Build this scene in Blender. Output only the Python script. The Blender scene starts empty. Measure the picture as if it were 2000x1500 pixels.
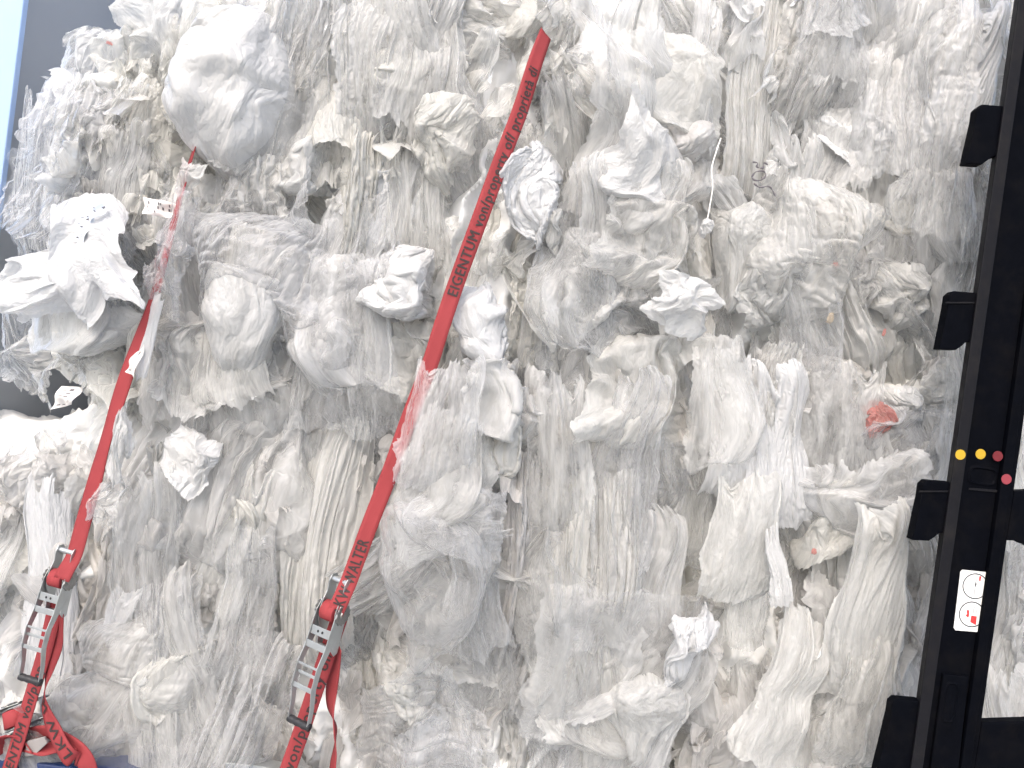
import bpy, bmesh, math, random
import numpy as np
from mathutils import Vector, Matrix

SC = bpy.context.scene
COL = SC.collection
R = math.radians
rng = np.random.default_rng(11)
random.seed(5)

# ------------------------------------------------------------------ camera
MM = 0.0016                       # metres per photo pixel on the bales' front plane
LENS = 28.0
DIST = 2000 * MM * LENS / 36.0    # camera to that plane
ROLL = R(7.0)
CZ = 1.22                         # eye height above the trailer floor
cam_d = bpy.data.cameras.new('camera')
cam = bpy.data.objects.new('camera', cam_d)
COL.objects.link(cam)
cam_d.lens = LENS
cam_d.sensor_width = 36.0
cam_d.clip_start = 0.05
cam_d.clip_end = 500
cam.matrix_world = (Matrix.Translation((0, -DIST, CZ)) @ Matrix.Rotation(R(90), 4, 'X')
                    @ Matrix.Rotation(ROLL, 4, 'Z'))
SC.camera = cam

def W(u, v, y=0.0):
    """photo pixel (2000x1500) -> world point on the upright plane at depth y"""
    k = (DIST + y) / DIST
    a, b = (u - 1000) * MM * k, (750 - v) * MM * k
    c, s = math.cos(ROLL), math.sin(ROLL)
    return Vector((a * c - b * s, y, CZ + a * s + b * c))

# ------------------------------------------------------------------ light
wd = bpy.data.worlds.new('World')
SC.world = wd
wd.use_nodes = True
wn = wd.node_tree
bg = wn.nodes['Background']
sky = wn.nodes.new('ShaderNodeTexSky')
sky.sky_type = 'NISHITA'
sky.sun_disc = False
SUN_EL, SUN_ROT = R(48), R(197)
sky.sun_elevation = SUN_EL
sky.sun_rotation = SUN_ROT
sky.air_density = 1.0
sky.dust_density = 4.0
sky.ozone_density = 1.0
wn.links.new(sky.outputs[0], bg.inputs[0])
bg.inputs[1].default_value = 0.15
sun_d = bpy.data.lights.new('sun', 'SUN')
sun_d.energy = 0.5
sun_d.angle = R(60)
sun_d.color = (1.0, 0.99, 0.95)
sun = bpy.data.objects.new('sun', sun_d)
COL.objects.link(sun)
sdir = Vector((math.sin(SUN_ROT) * math.cos(SUN_EL), math.cos(SUN_ROT) * math.cos(SUN_EL), math.sin(SUN_EL)))
sun.rotation_euler = sdir.to_track_quat('Z', 'Y').to_euler()
vs = SC.view_settings
vs.view_transform = 'Standard'
vs.look = 'None'
vs.gamma = 1
vs.use_curve_mapping = False
vs.exposure = 1.22
cy = SC.cycles
cy.use_denoising = True
cy.use_adaptive_sampling = True
cy.adaptive_threshold = 0.05
cy.max_bounces = 9
cy.diffuse_bounces = 8
cy.transmission_bounces = 8
cy.transparent_max_bounces = 8
cy.glossy_bounces = 2
cy.caustics_reflective = False
cy.caustics_refractive = False

# ------------------------------------------------------------------ helpers
def tag(o, label=None, cat=None, group=None, kind=None):
    if label: o['label'] = label
    if cat: o['category'] = cat
    if group: o['group'] = group
    if kind: o['kind'] = kind
    return o

def empty(name, loc=(0, 0, 0)):
    o = bpy.data.objects.new(name, None)
    COL.objects.link(o)
    o.location = loc
    return o

def link(name, me, mat=None, parent=None):
    o = bpy.data.objects.new(name, me)
    COL.objects.link(o)
    if mat is not None and not me.materials:
        me.materials.append(mat)
    if parent is not None:
        o.parent = parent
        o.matrix_parent_inverse = Matrix.Translation(-Vector(parent.location))
    return o

def from_bm(name, bm, mat, parent=None, smooth=False, bevel=0.0):
    if bevel:
        bmesh.ops.bevel(bm, geom=bm.edges[:], offset=bevel, segments=2, affect='EDGES', profile=0.6, clamp_overlap=True)
    bmesh.ops.recalc_face_normals(bm, faces=bm.faces[:])
    me = bpy.data.meshes.new(name)
    bm.to_mesh(me)
    bm.free()
    if smooth:
        me.polygons.foreach_set('use_smooth', [True] * len(me.polygons))
    return link(name, me, mat, parent)

def bm_box(bm, c, size, M=None):
    r = bmesh.ops.create_cube(bm, size=1.0, matrix=Matrix.Translation(c) @ Matrix.Diagonal((*size, 1)))
    if M is not None:
        bmesh.ops.transform(bm, matrix=M, verts=r['verts'])
    return r['verts']

def bm_prism(bm, pts, axis_vec):
    """closed outline pts (Vectors) pushed along axis_vec"""
    a = [bm.verts.new(p) for p in pts]
    b = [bm.verts.new(p + axis_vec) for p in pts]
    n = len(pts)
    bm.faces.new(a)
    bm.faces.new(b[::-1])
    for i in range(n):
        bm.faces.new((a[i], b[i], b[(i + 1) % n], a[(i + 1) % n]))

def bm_tube(bm, pts, rad, seg=10, cap=True):
    pts = [Vector(p) for p in pts]
    rads = rad if isinstance(rad, (list, tuple)) else [rad] * len(pts)
    rings = []
    up = Vector((0.13, 0.7, 0.71)).normalized()
    for i, p in enumerate(pts):
        t = (pts[min(i + 1, len(pts) - 1)] - pts[max(i - 1, 0)]).normalized()
        x = t.cross(up)
        if x.length < 1e-4: x = t.cross(Vector((1, 0, 0)))
        x.normalize()
        y = t.cross(x).normalized()
        rings.append([bm.verts.new(p + (x * math.cos(2 * math.pi * k / seg) + y * math.sin(2 * math.pi * k / seg)) * rads[i]) for k in range(seg)])
    for a, b in zip(rings, rings[1:]):
        for k in range(seg):
            bm.faces.new((a[k], a[(k + 1) % seg], b[(k + 1) % seg], b[k]))
    if cap:
        bm.faces.new(rings[0][::-1])
        bm.faces.new(rings[-1])

def smooth_path(pts, n):
    """Catmull-Rom through pts (Vectors), n samples evenly in arc length"""
    P = [np.array(p, float) for p in pts]
    P = [2 * P[0] - P[1]] + P + [2 * P[-1] - P[-2]]
    out = []
    for i in range(1, len(P) - 2):
        for t in np.linspace(0, 1, 24, endpoint=False):
            a, b, c, d = P[i - 1], P[i], P[i + 1], P[i + 2]
            out.append(0.5 * ((2 * b) + (-a + c) * t + (2 * a - 5 * b + 4 * c - d) * t * t + (-a + 3 * b - 3 * c + d) * t ** 3))
    out.append(P[-2])
    out = np.array(out)
    s = np.r_[0, np.cumsum(np.linalg.norm(np.diff(out[:, :3], axis=0), axis=1))]
    q = np.linspace(0, s[-1], n)
    return np.stack([np.interp(q, s, out[:, k]) for k in range(out.shape[1])], 1), s[-1]

# numpy 3-D value noise
def _hash(i, j, k, seed):
    h = (i.astype(np.int64) * 374761393 + j.astype(np.int64) * 668265263 + k.astype(np.int64) * 2147483647 + seed * 1274126177) & 0xFFFFFFFF
    h = ((h ^ (h >> 13)) * 1274126177) & 0xFFFFFFFF
    h = ((h ^ (h >> 16)) * 2246822519) & 0xFFFFFFFF
    return ((h ^ (h >> 15)) & 0xFFFF) / 32767.5 - 1.0

def vnoise(x, y, z, seed=0):
    xi, yi, zi = np.floor(x), np.floor(y), np.floor(z)
    fx, fy, fz = x - xi, y - yi, z - zi
    fx, fy, fz = [f * f * f * (f * (f * 6 - 15) + 10) for f in (fx, fy, fz)]
    r = 0
    for a in (0, 1):
        for b in (0, 1):
            for c in (0, 1):
                w = (fx if a else 1 - fx) * (fy if b else 1 - fy) * (fz if c else 1 - fz)
                r = r + w * _hash(xi + a, yi + b, zi + c, seed)
    return r

def fbm(x, y, z, seed=0, oct=4, gain=0.5, ridged=False):
    r, a = 0, 1.0
    for o in range(oct):
        n = vnoise(x * 2 ** o + 13.7 * o, y * 2 ** o, z * 2 ** o - 7.1 * o, seed + o)
        if ridged: n = 1 - 2 * np.abs(n)
        r = r + a * n
        a *= gain
    return r

# ------------------------------------------------------------------ materials
class NT:
    def __init__(s, name):
        s.m = bpy.data.materials.new(name)
        s.m.use_nodes = True
        s.t = s.m.node_tree
        s.t.nodes.clear()
        s.out = s.t.nodes.new('ShaderNodeOutputMaterial')
    def n(s, typ, **kw):
        nd = s.t.nodes.new('ShaderNode' + typ)
        for k, v in kw.items():
            if k in nd.inputs: s.set(nd.inputs[k], v)
            else: setattr(nd, k, v)
        return nd
    def set(s, inp, v):
        if hasattr(v, 'is_linked') or isinstance(v, bpy.types.NodeSocket): s.t.links.new(v, inp)
        else: inp.default_value = v
    def math(s, op, a, b=0.0, c=0.0, clamp=False):
        nd = s.t.nodes.new('ShaderNodeMath'); nd.operation = op; nd.use_clamp = clamp
        for i, v in enumerate((a, b, c)): s.set(nd.inputs[i], v)
        return nd.outputs[0]
    def mixc(s, f, a, b):
        nd = s.t.nodes.new('ShaderNodeMix'); nd.data_type = 'RGBA'
        s.set(nd.inputs[0], f); s.set(nd.inputs[6], a); s.set(nd.inputs[7], b)
        return nd.outputs[2]
    def mixs(s, f, a, b):
        nd = s.t.nodes.new('ShaderNodeMixShader')
        s.set(nd.inputs[0], f); s.t.links.new(a, nd.inputs[1]); s.t.links.new(b, nd.inputs[2])
        return nd.outputs[0]
    def ramp(s, f, stops):
        nd = s.t.nodes.new('ShaderNodeValToRGB')
        s.set(nd.inputs[0], f)
        el = nd.color_ramp.elements
        while len(el) < len(stops): el.new(0.5)
        for e, (p, c) in zip(el, stops):
            e.position = p
            e.color = c if len(c) == 4 else (*c, 1)
        return nd.outputs[0]

def film_mat(name, warm, cool, opacity, gloss=0.55, trans=0.50, dirt=0.32, rough=0.38, edge=2.2, bump=0.42, streak=0.0, torn=0.0):
    q = NT(name)
    oi = q.n('ObjectInfo')
    tc = q.n('TexCoord')
    uv = tc.outputs['UV']
    col = q.mixc(oi.outputs['Random'], (*warm, 1), (*cool, 1))
    cx = q.n('CombineXYZ'); q.set(cx.inputs[2], q.math('MULTIPLY', oi.outputs['Random'], 37.0))
    def coords(sx, sy):
        mp = q.n('Mapping', Scale=(sx, sy, 1)); q.t.links.new(uv, mp.inputs[0])
        va = q.n('VectorMath', operation='ADD'); q.t.links.new(mp.outputs[0], va.inputs[0]); q.t.links.new(cx.outputs[0], va.inputs[1])
        return va.outputs[0]
    # grime rubbed into the film, and specks
    c1 = coords(3.0, 1.6)
    g = q.n('TexNoise', Scale=3.0, Detail=4.5, Roughness=0.65); q.t.links.new(c1, g.inputs['Vector'])
    gf = q.ramp(g.outputs[0], [(0.45, (0, 0, 0)), (0.80, (1, 1, 1))])
    col = q.mixc(q.math('MULTIPLY', gf, dirt), col, (0.46, 0.43, 0.37, 1))
    sp = q.n('TexNoise', Scale=38.0, Detail=1.0); q.t.links.new(c1, sp.inputs['Vector'])
    sf = q.ramp(sp.outputs[0], [(0.79, (0, 0, 0)), (0.81, (1, 1, 1))])
    col = q.mixc(q.math('MULTIPLY', sf, 0.7), col, (0.16, 0.14, 0.12, 1))
    # micro wrinkles of drawn film
    hh = 0.0
    for sx, sy, am in ((6.0, 3.2, 1.0), (15.0, 9.0, 0.55), (38.0, 20.0, 0.26)):
        w = q.n('TexNoise', Scale=1.0, Detail=1.5, Roughness=0.5, Distortion=0.8); q.t.links.new(coords(sx, sy), w.inputs['Vector'])
        hh = q.math('ADD', hh, q.math('MULTIPLY', q.math('ABSOLUTE', q.math('SUBTRACT', w.outputs[0], 0.5)), am))
    bp = q.n('Bump', Strength=bump, Distance=0.05); q.t.links.new(hh, bp.inputs['Height'])
    N = bp.outputs[0]
    d = q.n('BsdfDiffuse'); q.set(d.inputs[0], col); q.t.links.new(N, d.inputs['Normal'])
    t = q.n('BsdfTranslucent'); q.set(t.inputs[0], col); q.t.links.new(N, t.inputs['Normal'])
    body = q.mixs(trans, d.outputs[0], t.outputs[0])
    if gloss:
        gl = q.n('BsdfGlossy', Roughness=rough); gl.inputs[0].default_value = (1, 1, 1, 1); q.t.links.new(N, gl.inputs['Normal'])
        fr = q.n('Fresnel', IOR=1.45); q.t.links.new(N, fr.inputs['Normal'])
        body = q.mixs(q.math('MULTIPLY', fr.outputs[0], gloss * 2, clamp=True), body, gl.outputs[0])
    if opacity < 1:
        # thin film is denser where one looks along it than through it
        tr = q.n('BsdfTransparent')
        lw = q.n('LayerWeight', Blend=0.5); q.t.links.new(N, lw.inputs['Normal'])
        fac = q.math('POWER', lw.outputs['Facing'], edge)
        op = opacity
        if streak:
            # drawn film whitens in streaks
            st = q.n('TexNoise', Scale=1.0, Detail=3.0, Roughness=0.6, Distortion=0.5); q.t.links.new(coords(9.0, 2.5), st.inputs['Vector'])
            op = q.math('ADD', opacity, q.math('MULTIPLY', q.math('SUBTRACT', st.outputs[0], 0.5), streak * 2), clamp=True)
        body = q.mixs(q.math('ADD', op, q.math('MULTIPLY', fac, q.math('SUBTRACT', 1.0, op)), clamp=True), tr.outputs[0], body)
    if torn:
        # torn rim: the outline is bitten and frayed
        sx = q.n('SeparateXYZ'); q.t.links.new(uv, sx.inputs[0])
        eu = q.math('MINIMUM', sx.outputs[0], q.math('SUBTRACT', 1.0, sx.outputs[0]))
        ev = q.math('MINIMUM', sx.outputs[1], q.math('SUBTRACT', 1.0, sx.outputs[1]))
        n1 = q.n('TexNoise', Scale=1.0, Detail=3.0, Roughness=0.65, Distortion=0.3); q.t.links.new(coords(8.0, 3.0), n1.inputs['Vector'])
        n2 = q.n('TexNoise', Scale=1.0, Detail=3.0, Roughness=0.65, Distortion=0.3); q.t.links.new(coords(3.0, 7.0), n2.inputs['Vector'])
        k1 = q.math('GREATER_THAN', ev, q.math('MULTIPLY', q.math('SUBTRACT', n1.outputs[0], 0.36), torn))
        k2 = q.math('GREATER_THAN', eu, q.math('MULTIPLY', q.math('SUBTRACT', n2.outputs[0], 0.40), torn * 0.7))
        t0 = q.n('BsdfTransparent')
        body = q.mixs(q.math('MULTIPLY', k1, k2), t0.outputs[0], body)
    q.t.links.new(body, q.out.inputs[0])
    return q.m

def simple_mat(name, col, rough=0.5, metal=0.0, var=0.15, scale=20.0, bump=0.0, spec=0.5, dirtcol=None, dirt=0.0):
    q = NT(name)
    p = q.n('BsdfPrincipled', Roughness=rough, Metallic=metal)
    p.inputs['Specular IOR Level'].default_value = spec
    tc = q.n('TexCoord')
    n = q.n('TexNoise', Scale=scale, Detail=6.0, Roughness=0.6); q.t.links.new(tc.outputs['Object'], n.inputs['Vector'])
    c = q.mixc(n.outputs[0], tuple(x * (1 - var) for x in col) + (1,), tuple(min(1, x * (1 + var)) for x in col) + (1,))
    if dirtcol:
        n2 = q.n('TexNoise', Scale=scale * 0.4, Detail=8.0, Roughness=0.7); q.t.links.new(tc.outputs['Object'], n2.inputs['Vector'])
        c = q.mixc(q.math('MULTIPLY', q.ramp(n2.outputs[0], [(0.48, (0, 0, 0)), (0.72, (1, 1, 1))]), dirt), c, (*dirtcol, 1))
    q.set(p.inputs['Base Color'], c)
    r = q.math('ADD', q.math('MULTIPLY', q.math('SUBTRACT', n.outputs[0], 0.5), 0.25), rough, clamp=True)
    q.set(p.inputs['Roughness'], r)
    if bump:
        b = q.n('Bump', Strength=bump, Distance=0.004); q.t.links.new(n.outputs[0], b.inputs['Height'])
        q.t.links.new(b.outputs[0], p.inputs['Normal'])
    q.t.links.new(p.outputs[0], q.out.inputs[0])
    return q.m

WARM, COOL = (0.93, 0.918, 0.855), (0.918, 0.922, 0.91)
M_FILM = film_mat('milky_film', WARM, COOL, 0.64, edge=1.2, streak=0.45, torn=0.16)
M_WHITE = film_mat('white_film', (0.80, 0.795, 0.775), (0.79, 0.80, 0.81), 0.85, trans=0.36, dirt=0.06, torn=0.14)
M_HAZY = film_mat('hazy_film', (0.93, 0.92, 0.875), (0.92, 0.922, 0.915), 0.37, dirt=0.12, gloss=0.9, rough=0.3, edge=1.5, streak=0.65, torn=0.28)
M_CLEAR = film_mat('clear_film', (0.90, 0.90, 0.88), (0.89, 0.90, 0.92), 0.20, gloss=0.9, rough=0.28, dirt=0.06, edge=1.4, streak=0.4, torn=0.14)
M_DIRTY = film_mat('grimy_film', (0.87, 0.845, 0.80), (0.86, 0.85, 0.84), 0.72, dirt=0.5, streak=0.3, torn=0.2)
M_BODY = film_mat('packed_film', (0.89, 0.885, 0.85), (0.88, 0.89, 0.89), 1.0, dirt=0.4, trans=0.15, gloss=0)

# ------------------------------------------------------------------ film sheets: a small cloth solver crumples a batch of sheets at once
def _solve(P, sets, k=1.0):
    for ia, ib, L in sets:
        A, B = P[ia], P[ib]
        d = B - A
        l = np.sqrt((d * d).sum(-1, keepdims=True)) + 1e-9
        c = d * (0.5 * k * (l - L) / l)
        P[ia] = A + c
        P[ib] = B - c

def _sets(Rst, stretch=1.0, bend=True):
    """constraint batches (slices) with rest lengths from rest positions Rst (S,n,m,3)"""
    S, n, m, _ = Rst.shape
    out = []
    def add(sa, sb, scale=1.0):
        a = (slice(None),) + sa; b = (slice(None),) + sb
        L = np.linalg.norm(Rst[b] - Rst[a], axis=-1, keepdims=True).astype(np.float32) * stretch * scale
        if L.size: out.append((a, b, L))
    F = slice(None)
    for o in (0, 1):
        ka = len(range(o, m - 1, 2)); 
        add((F, slice(o, o + 2 * ka, 2)), (F, slice(o + 1, o + 1 + 2 * ka, 2)))
        ka = len(range(o, n - 1, 2))
        add((slice(o, o + 2 * ka, 2), F), (slice(o + 1, o + 1 + 2 * ka, 2), F))
    for o in (0, 1):
        ka = len(range(o, n - 1, 2))
        A, B = slice(o, o + 2 * ka, 2), slice(o + 1, o + 1 + 2 * ka, 2)
        add((A, slice(0, m - 1)), (B, slice(1, m)))
        add((A, slice(1, m)), (B, slice(0, m - 1)))
    return out

def _bend(P, k):
    """soft smoothing: pull each inner point a little to the mean of its neighbours"""
    if k <= 0: return
    q = P[:, 1:-1, 1:-1]
    mean = 0.25 * (P[:, :-2, 1:-1] + P[:, 2:, 1:-1] + P[:, 1:-1, :-2] + P[:, 1:-1, 2:])
    P[:, 1:-1, 1:-1] = q + k * (mean - q)

def _rest(S, n, w, h, seed, ragged=0.045):
    g = np.random.default_rng(seed)
    u, v = np.meshgrid(np.linspace(-1, 1, n), np.linspace(-1, 1, n))   # rows: v (z), cols: u (x)
    Rst = np.zeros((S, n, n, 3), np.float32)
    for s in range(S):
        e = np.maximum(np.abs(u), np.abs(v))
        rag = fbm(u * 3 + s * 9.1, v * 3, u * 0 + seed, 50 + s, 3, 0.5)
        rag2 = fbm(u * 3, v * 3 + s * 5.3, u * 0 + seed + 4, 90 + s, 3, 0.5)
        corner = 1 - 0.16 * g.random() * (np.abs(u) * np.abs(v)) ** 1.5
        Rst[s, ..., 0] = (u * corner + ragged * e ** 4 * rag) * w / 2
        Rst[s, ..., 2] = (v * corner + ragged * e ** 4 * rag2) * h / 2
    return Rst

def _up(P):
    """double the grid: n -> 2n-1, Catmull-Rom midpoints"""
    def mid(A, ax):
        A = np.moveaxis(A, ax, 0)
        p = np.concatenate([2 * A[:1] - A[1:2], A, 2 * A[-1:] - A[-2:-1]], 0)
        m = (-p[:-3] + 9 * p[1:-2] + 9 * p[2:-1] - p[3:]) / 16
        o = np.empty((2 * len(A) - 1,) + A.shape[1:], A.dtype)
        o[0::2] = A; o[1::2] = m
        return np.moveaxis(o, 0, ax)
    return mid(mid(P, 1), 2)

def seed_noise(Rst, seed, amp, f=3.0, fx=1.0, fz=1.0):
    S = Rst.shape[0]
    Y = np.zeros(Rst.shape[:3], np.float32)
    for s in range(S):
        Y[s] = amp * fbm(Rst[s, ..., 0] * f * fx + s * 7.7, Rst[s, ..., 2] * f * fz + seed, Rst[s, ..., 0] * 0 + s * 1.3 + seed * 0.37, seed + s, 4, 0.6)
    return Y

N0 = 44
def finish(P, Rst, it=18, grow=1.025, amp=0.004, seed=0, post=None, bend=0.05, levels=2):
    for lv in range(levels):
        P = np.ascontiguousarray(_up(P)); Rst = _up(Rst)
        P[..., 1] += seed_noise(Rst, seed + 77, amp, 16.0, 1.4, 0.7)
        st = _sets(Rst, grow)
        for i in range(it):
            _solve(P, st)
            _bend(P, bend)
            if post: post(P)
        amp *= 0.5; grow = 1 + (grow - 1) * 0.8; it = int(it * 0.8); bend *= 0.5
    return P

def quant_scale(P, ax, lim, q=0.93):
    a = np.abs(P[..., ax]).reshape(P.shape[0], -1)
    e = np.quantile(a[:, ::7], q, axis=1)
    s = np.minimum(1.0, lim / (e + 1e-9)).astype(np.float32)
    P[..., ax] *= s[:, None, None]

def sim_crumple(S, seed, fx, fz, th, w=1.0, h=1.0, iters=150, amp=0.06, f=2.2, ax=1.0, az=1.0, bend=0.06):
    """sheet squeezed to fx*w by fz*h, kept within +-th of its plane"""
    g = np.random.default_rng(seed)
    Rst = _rest(S, N0, w, h, seed)
    P = Rst.copy()
    P[..., 1] = seed_noise(Rst, seed, amp, f, ax, az)
    st = _sets(Rst)
    FX = np.minimum(fx * g.uniform(0.85, 1.2, S), 1); FZ = np.minimum(fz * g.uniform(0.9, 1.1, S), 1)
    for i in range(iters):
        t = min(1.0, i / (iters * 0.75))
        lim_x = (1 - t) * 0.5 * w + t * 0.5 * w * FX
        lim_z = (1 - t) * 0.5 * h + t * 0.5 * h * FZ
        quant_scale(P, 0, lim_x); quant_scale(P, 2, lim_z); quant_scale(P, 1, np.full(S, th * 0.85))
        if i % 12 == 0 and i < iters * 0.4:
            P[..., 1] += seed_noise(Rst, seed + i, amp * 0.12, f * 2.0, ax, az)
        _solve(P, st); _solve(P, st)
        _bend(P, bend)
    def post(P):
        quant_scale(P, 1, np.full(S, th))
    return finish(P, Rst, seed=seed, post=post, amp=0.003)

def sim_facet(S, seed, fx, fz, th, n=18, iters=140, amp=0.10, f=2.0):
    """crumple on a coarse grid with no stiffness, then refined: flat facets between sharp creases"""
    Rst = np.stack([_rest(1, n, 1, 1, seed + k)[0] for k in range(S)])
    g = np.random.default_rng(seed)
    Rst[..., 0] += g.normal(0, 0.012, Rst.shape[:3]); Rst[..., 2] += g.normal(0, 0.012, Rst.shape[:3])
    P = Rst.copy()
    P[..., 1] = seed_noise(Rst, seed, amp, f)
    st = _sets(Rst)
    for i in range(iters):
        t = min(1.0, i / (iters * 0.7))
        quant_scale(P, 0, np.full(S, 0.5 * (1 - t * (1 - fx)))); quant_scale(P, 2, np.full(S, 0.5 * (1 - t * (1 - fz)))); quant_scale(P, 1, np.full(S, th))
        if i % 10 == 0 and i < iters * .5: P += g.normal(0, 0.006, P.shape).astype(np.float32)
        _solve(P, st); _solve(P, st)
    def lin(A, ax, k):
        A = np.moveaxis(A, ax, 0)
        q = np.linspace(0, len(A) - 1, (len(A) - 1) * k + 1); i = np.minimum(q.astype(int), len(A) - 2); fr = (q - i).reshape(-1, 1, 1, 1)
        return np.moveaxis(A[i] * (1 - fr) + A[i + 1] * fr, 0, ax)
    Q = np.ascontiguousarray(lin(lin(P, 1, 6), 2, 6)).astype(np.float32)
    for _ in range(3): _bend(Q, 0.6)
    return Q

def curl(P, seed, amp=0.12, f=1.6):
    """bend a finished sheet through a smooth random field"""
    Q = P.copy()
    for k in range(3):
        Q[..., k] += amp * fbm(P[..., 0] * f + seed, P[..., 1] * f * 0.6, P[..., 2] * f + k * 31.7, seed * 3 + k, 2)
    return Q

def sim_wrap(S, seed, rad=(0.26, 0.34, 0.18), size=1.15, neck=0.0, iters=150):
    """sheet drawn over a lump: radial creases where it gathers behind"""
    g = np.random.default_rng(seed)
    Rst = _rest(S, N0, size, size * 1.2, seed)
    P = Rst.copy()
    ra = np.array(rad, np.float32)[None, None, None, :][..., [0, 2, 1]] * g.uniform(0.85, 1.2, (S, 1, 1, 3)).astype(np.float32)
    P[..., 1] = -ra[..., 1] * 1.1 + seed_noise(Rst, seed, 0.03, 3.0)
    st = _sets(Rst)
    sd = int(g.integers(0, 1000))
    for i in range(iters):
        t = min(1.0, i / (iters * 0.5))
        Q = P / ra
        l = np.sqrt((Q * Q).sum(-1, keepdims=True)) + 1e-6
        P *= np.where(l > 1.08, 1 - 0.035 * t * np.minimum(l - 1.08, 1.0), 1.0).astype(np.float32)
        P[..., 1] += 0.004 * t * (P[..., 1] < 0.5 * ra[..., 1])
        if neck:
            low = np.clip((-P[..., 2] / ra[..., 2] - 0.5) / 0.7, 0, 1)
            P[..., 0] *= 1 - neck * 0.05 * low * t
            P[..., 1] *= 1 - neck * 0.03 * low * t
            P[..., 2] -= 0.004 * neck * low
        if i % 12 == 0 and i < iters * 0.5: P += g.normal(0, 0.002, P.shape).astype(np.float32)
        _solve(P, st); _solve(P, st)
        _bend(P, 0.05)
        Q = P / ra
        l = np.sqrt((Q * Q).sum(-1, keepdims=True)) + 1e-6
        if i % 5 == 0:
            nz = np.stack([vnoise(Q[s, ..., 0] * 1.7, Q[s, ..., 1] * 1.7, Q[s, ..., 2] * 1.7 + s * 11, sd) for s in range(S)])[..., None] * 0.16
        lim = (1 + nz).astype(np.float32)
        if neck: lim = lim * (1 - 0.8 * neck * np.clip((-P[..., 2:] / ra[..., 2:] - 0.4), 0, 1)).astype(np.float32)
        P *= np.where(l < lim, lim / l, 1.0).astype(np.float32)
    return finish(P, Rst, seed=seed, amp=0.003)

def sim_drape(S, seed, gather=0.5, w=0.8, h=1.1, iters=190, wall=0.03, pins=4):
    """sheet caught at a few points of its top edge and hanging against the load"""
    g = np.random.default_rng(seed)
    Rst = _rest(S, N0, w, h, seed, 0.09)
    P = Rst.copy()
    P[..., 1] = -0.03 + seed_noise(Rst, seed, 0.05, 3.0, 1.7, 0.6)
    st = _sets(Rst)
    V = np.zeros_like(P)
    pin = []
    for s in range(S):
        k = np.sort(g.choice(np.arange(0, N0, 2), pins, replace=False))
        k[0] = g.integers(0, 5); k[-1] = N0 - 1 - g.integers(0, 5)
        gy = g.uniform(-0.07, 0.02, len(k)); gz = g.uniform(-0.12, 0.0, len(k)) 
        pin.append((k, gy, gz, gather * g.uniform(0.7, 1.25)))
    bump = [(g.uniform(-.2, .2), g.uniform(-.3, .3), g.uniform(0.08, 0.16), g.uniform(0.04, .1)) for s in range(S)]
    for i in range(iters):
        t = min(1.0, i / (iters * 0.45))
        V *= 0.9
        V[..., 2] -= 0.0012
        V[..., 1] += 0.00045
        if i < iters * 0.6: V += g.normal(0, 0.0006, (S, N0 // 4, N0 // 4, 3)).repeat(4, 1).repeat(4, 2).astype(np.float32)
        old = P.copy()
        P += V
        for _ in range(3):
            _solve(P, st)
            for s, (k, gy, gz, ga) in enumerate(pin):
                f = 1 - t * (1 - ga)
                P[s, -1, k, 0] = Rst[s, -1, k, 0] * f
                P[s, -1, k, 1] = gy * t
                P[s, -1, k, 2] = Rst[s, -1, k, 2] + gz * t
        for s, (bx, bz, br, bh) in enumerate(bump):
            hgt = wall - bh * np.exp(-(((P[s, ..., 0] - bx) ** 2 + (P[s, ..., 2] - bz) ** 2) / br ** 2))
            P[s, ..., 1] = np.minimum(P[s, ..., 1], hgt)
        quant_scale(P, 1, np.full(S, 0.13))
        _bend(P, 0.03)
        V = 0.9 * (P - old)
        np.clip(V, -0.02, 0.02, out=V)
    return finish(P, Rst, seed=seed)

def sim_puff(S, seed, shrink=0.66, press=0.0025, w=0.9, h=1.0, iters=160):
    """film with its rim drawn in and air behind it: a taut bulge with creases round the rim"""
    g = np.random.default_rng(seed)
    Rst = _rest(S, N0, w, h, seed, 0.10)
    # round the outline
    u = np.clip(Rst[..., 0] / (w / 2), -1, 1); v = np.clip(Rst[..., 2] / (h / 2), -1, 1)
    Rst[..., 0] = w / 2 * u * np.sqrt(np.clip(1 - 0.42 * v * v, 0, 1)); Rst[..., 2] = h / 2 * v * np.sqrt(np.clip(1 - 0.42 * u * u, 0, 1))
    P = Rst.copy()
    P[..., 1] = seed_noise(Rst, seed, 0.02, 4.0) - 0.02
    st = _sets(Rst)
    rim = np.zeros((N0, N0), bool); rim[0] = rim[-1] = True; rim[:, 0] = rim[:, -1] = True
    rimt = Rst[:, rim].copy()
    rimy = np.stack([0.05 * fbm(rimt[s, :, 0] * 9, rimt[s, :, 2] * 9, rimt[s, :, 0] * 0 + s, seed + s, 3) for s in range(S)])
    gat = np.stack([1 + 0.12 * fbm(rimt[s, :, 0] * 5, rimt[s, :, 2] * 5, rimt[s, :, 0] * 0 + s + 9, seed + s, 3) for s in range(S)])
    for i in range(iters):
        t = min(1.0, i / (iters * 0.6))
        du = np.gradient(P, axis=2); dv = np.gradient(P, axis=1)
        nrm = np.cross(du, dv)
        nrm /= np.linalg.norm(nrm, axis=-1, keepdims=True) + 1e-9
        sgn = np.sign((nrm[..., 1].mean((1, 2))))[:, None, None, None]
        P -= nrm * sgn * press
        if i % 12 == 0 and i < iters * .6: P += g.normal(0, 0.0025, P.shape).astype(np.float32)
        for _ in range(2):
            _solve(P, st)
            f = (1 - t * (1 - shrink)) * (1 + t * (gat - 1))
            P[:, rim, 0] = rimt[..., 0] * f; P[:, rim, 2] = rimt[..., 2] * f; P[:, rim, 1] = rimy * t
        _bend(P, 0.02)
    return finish(P, Rst, seed=seed, amp=0.003)

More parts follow.
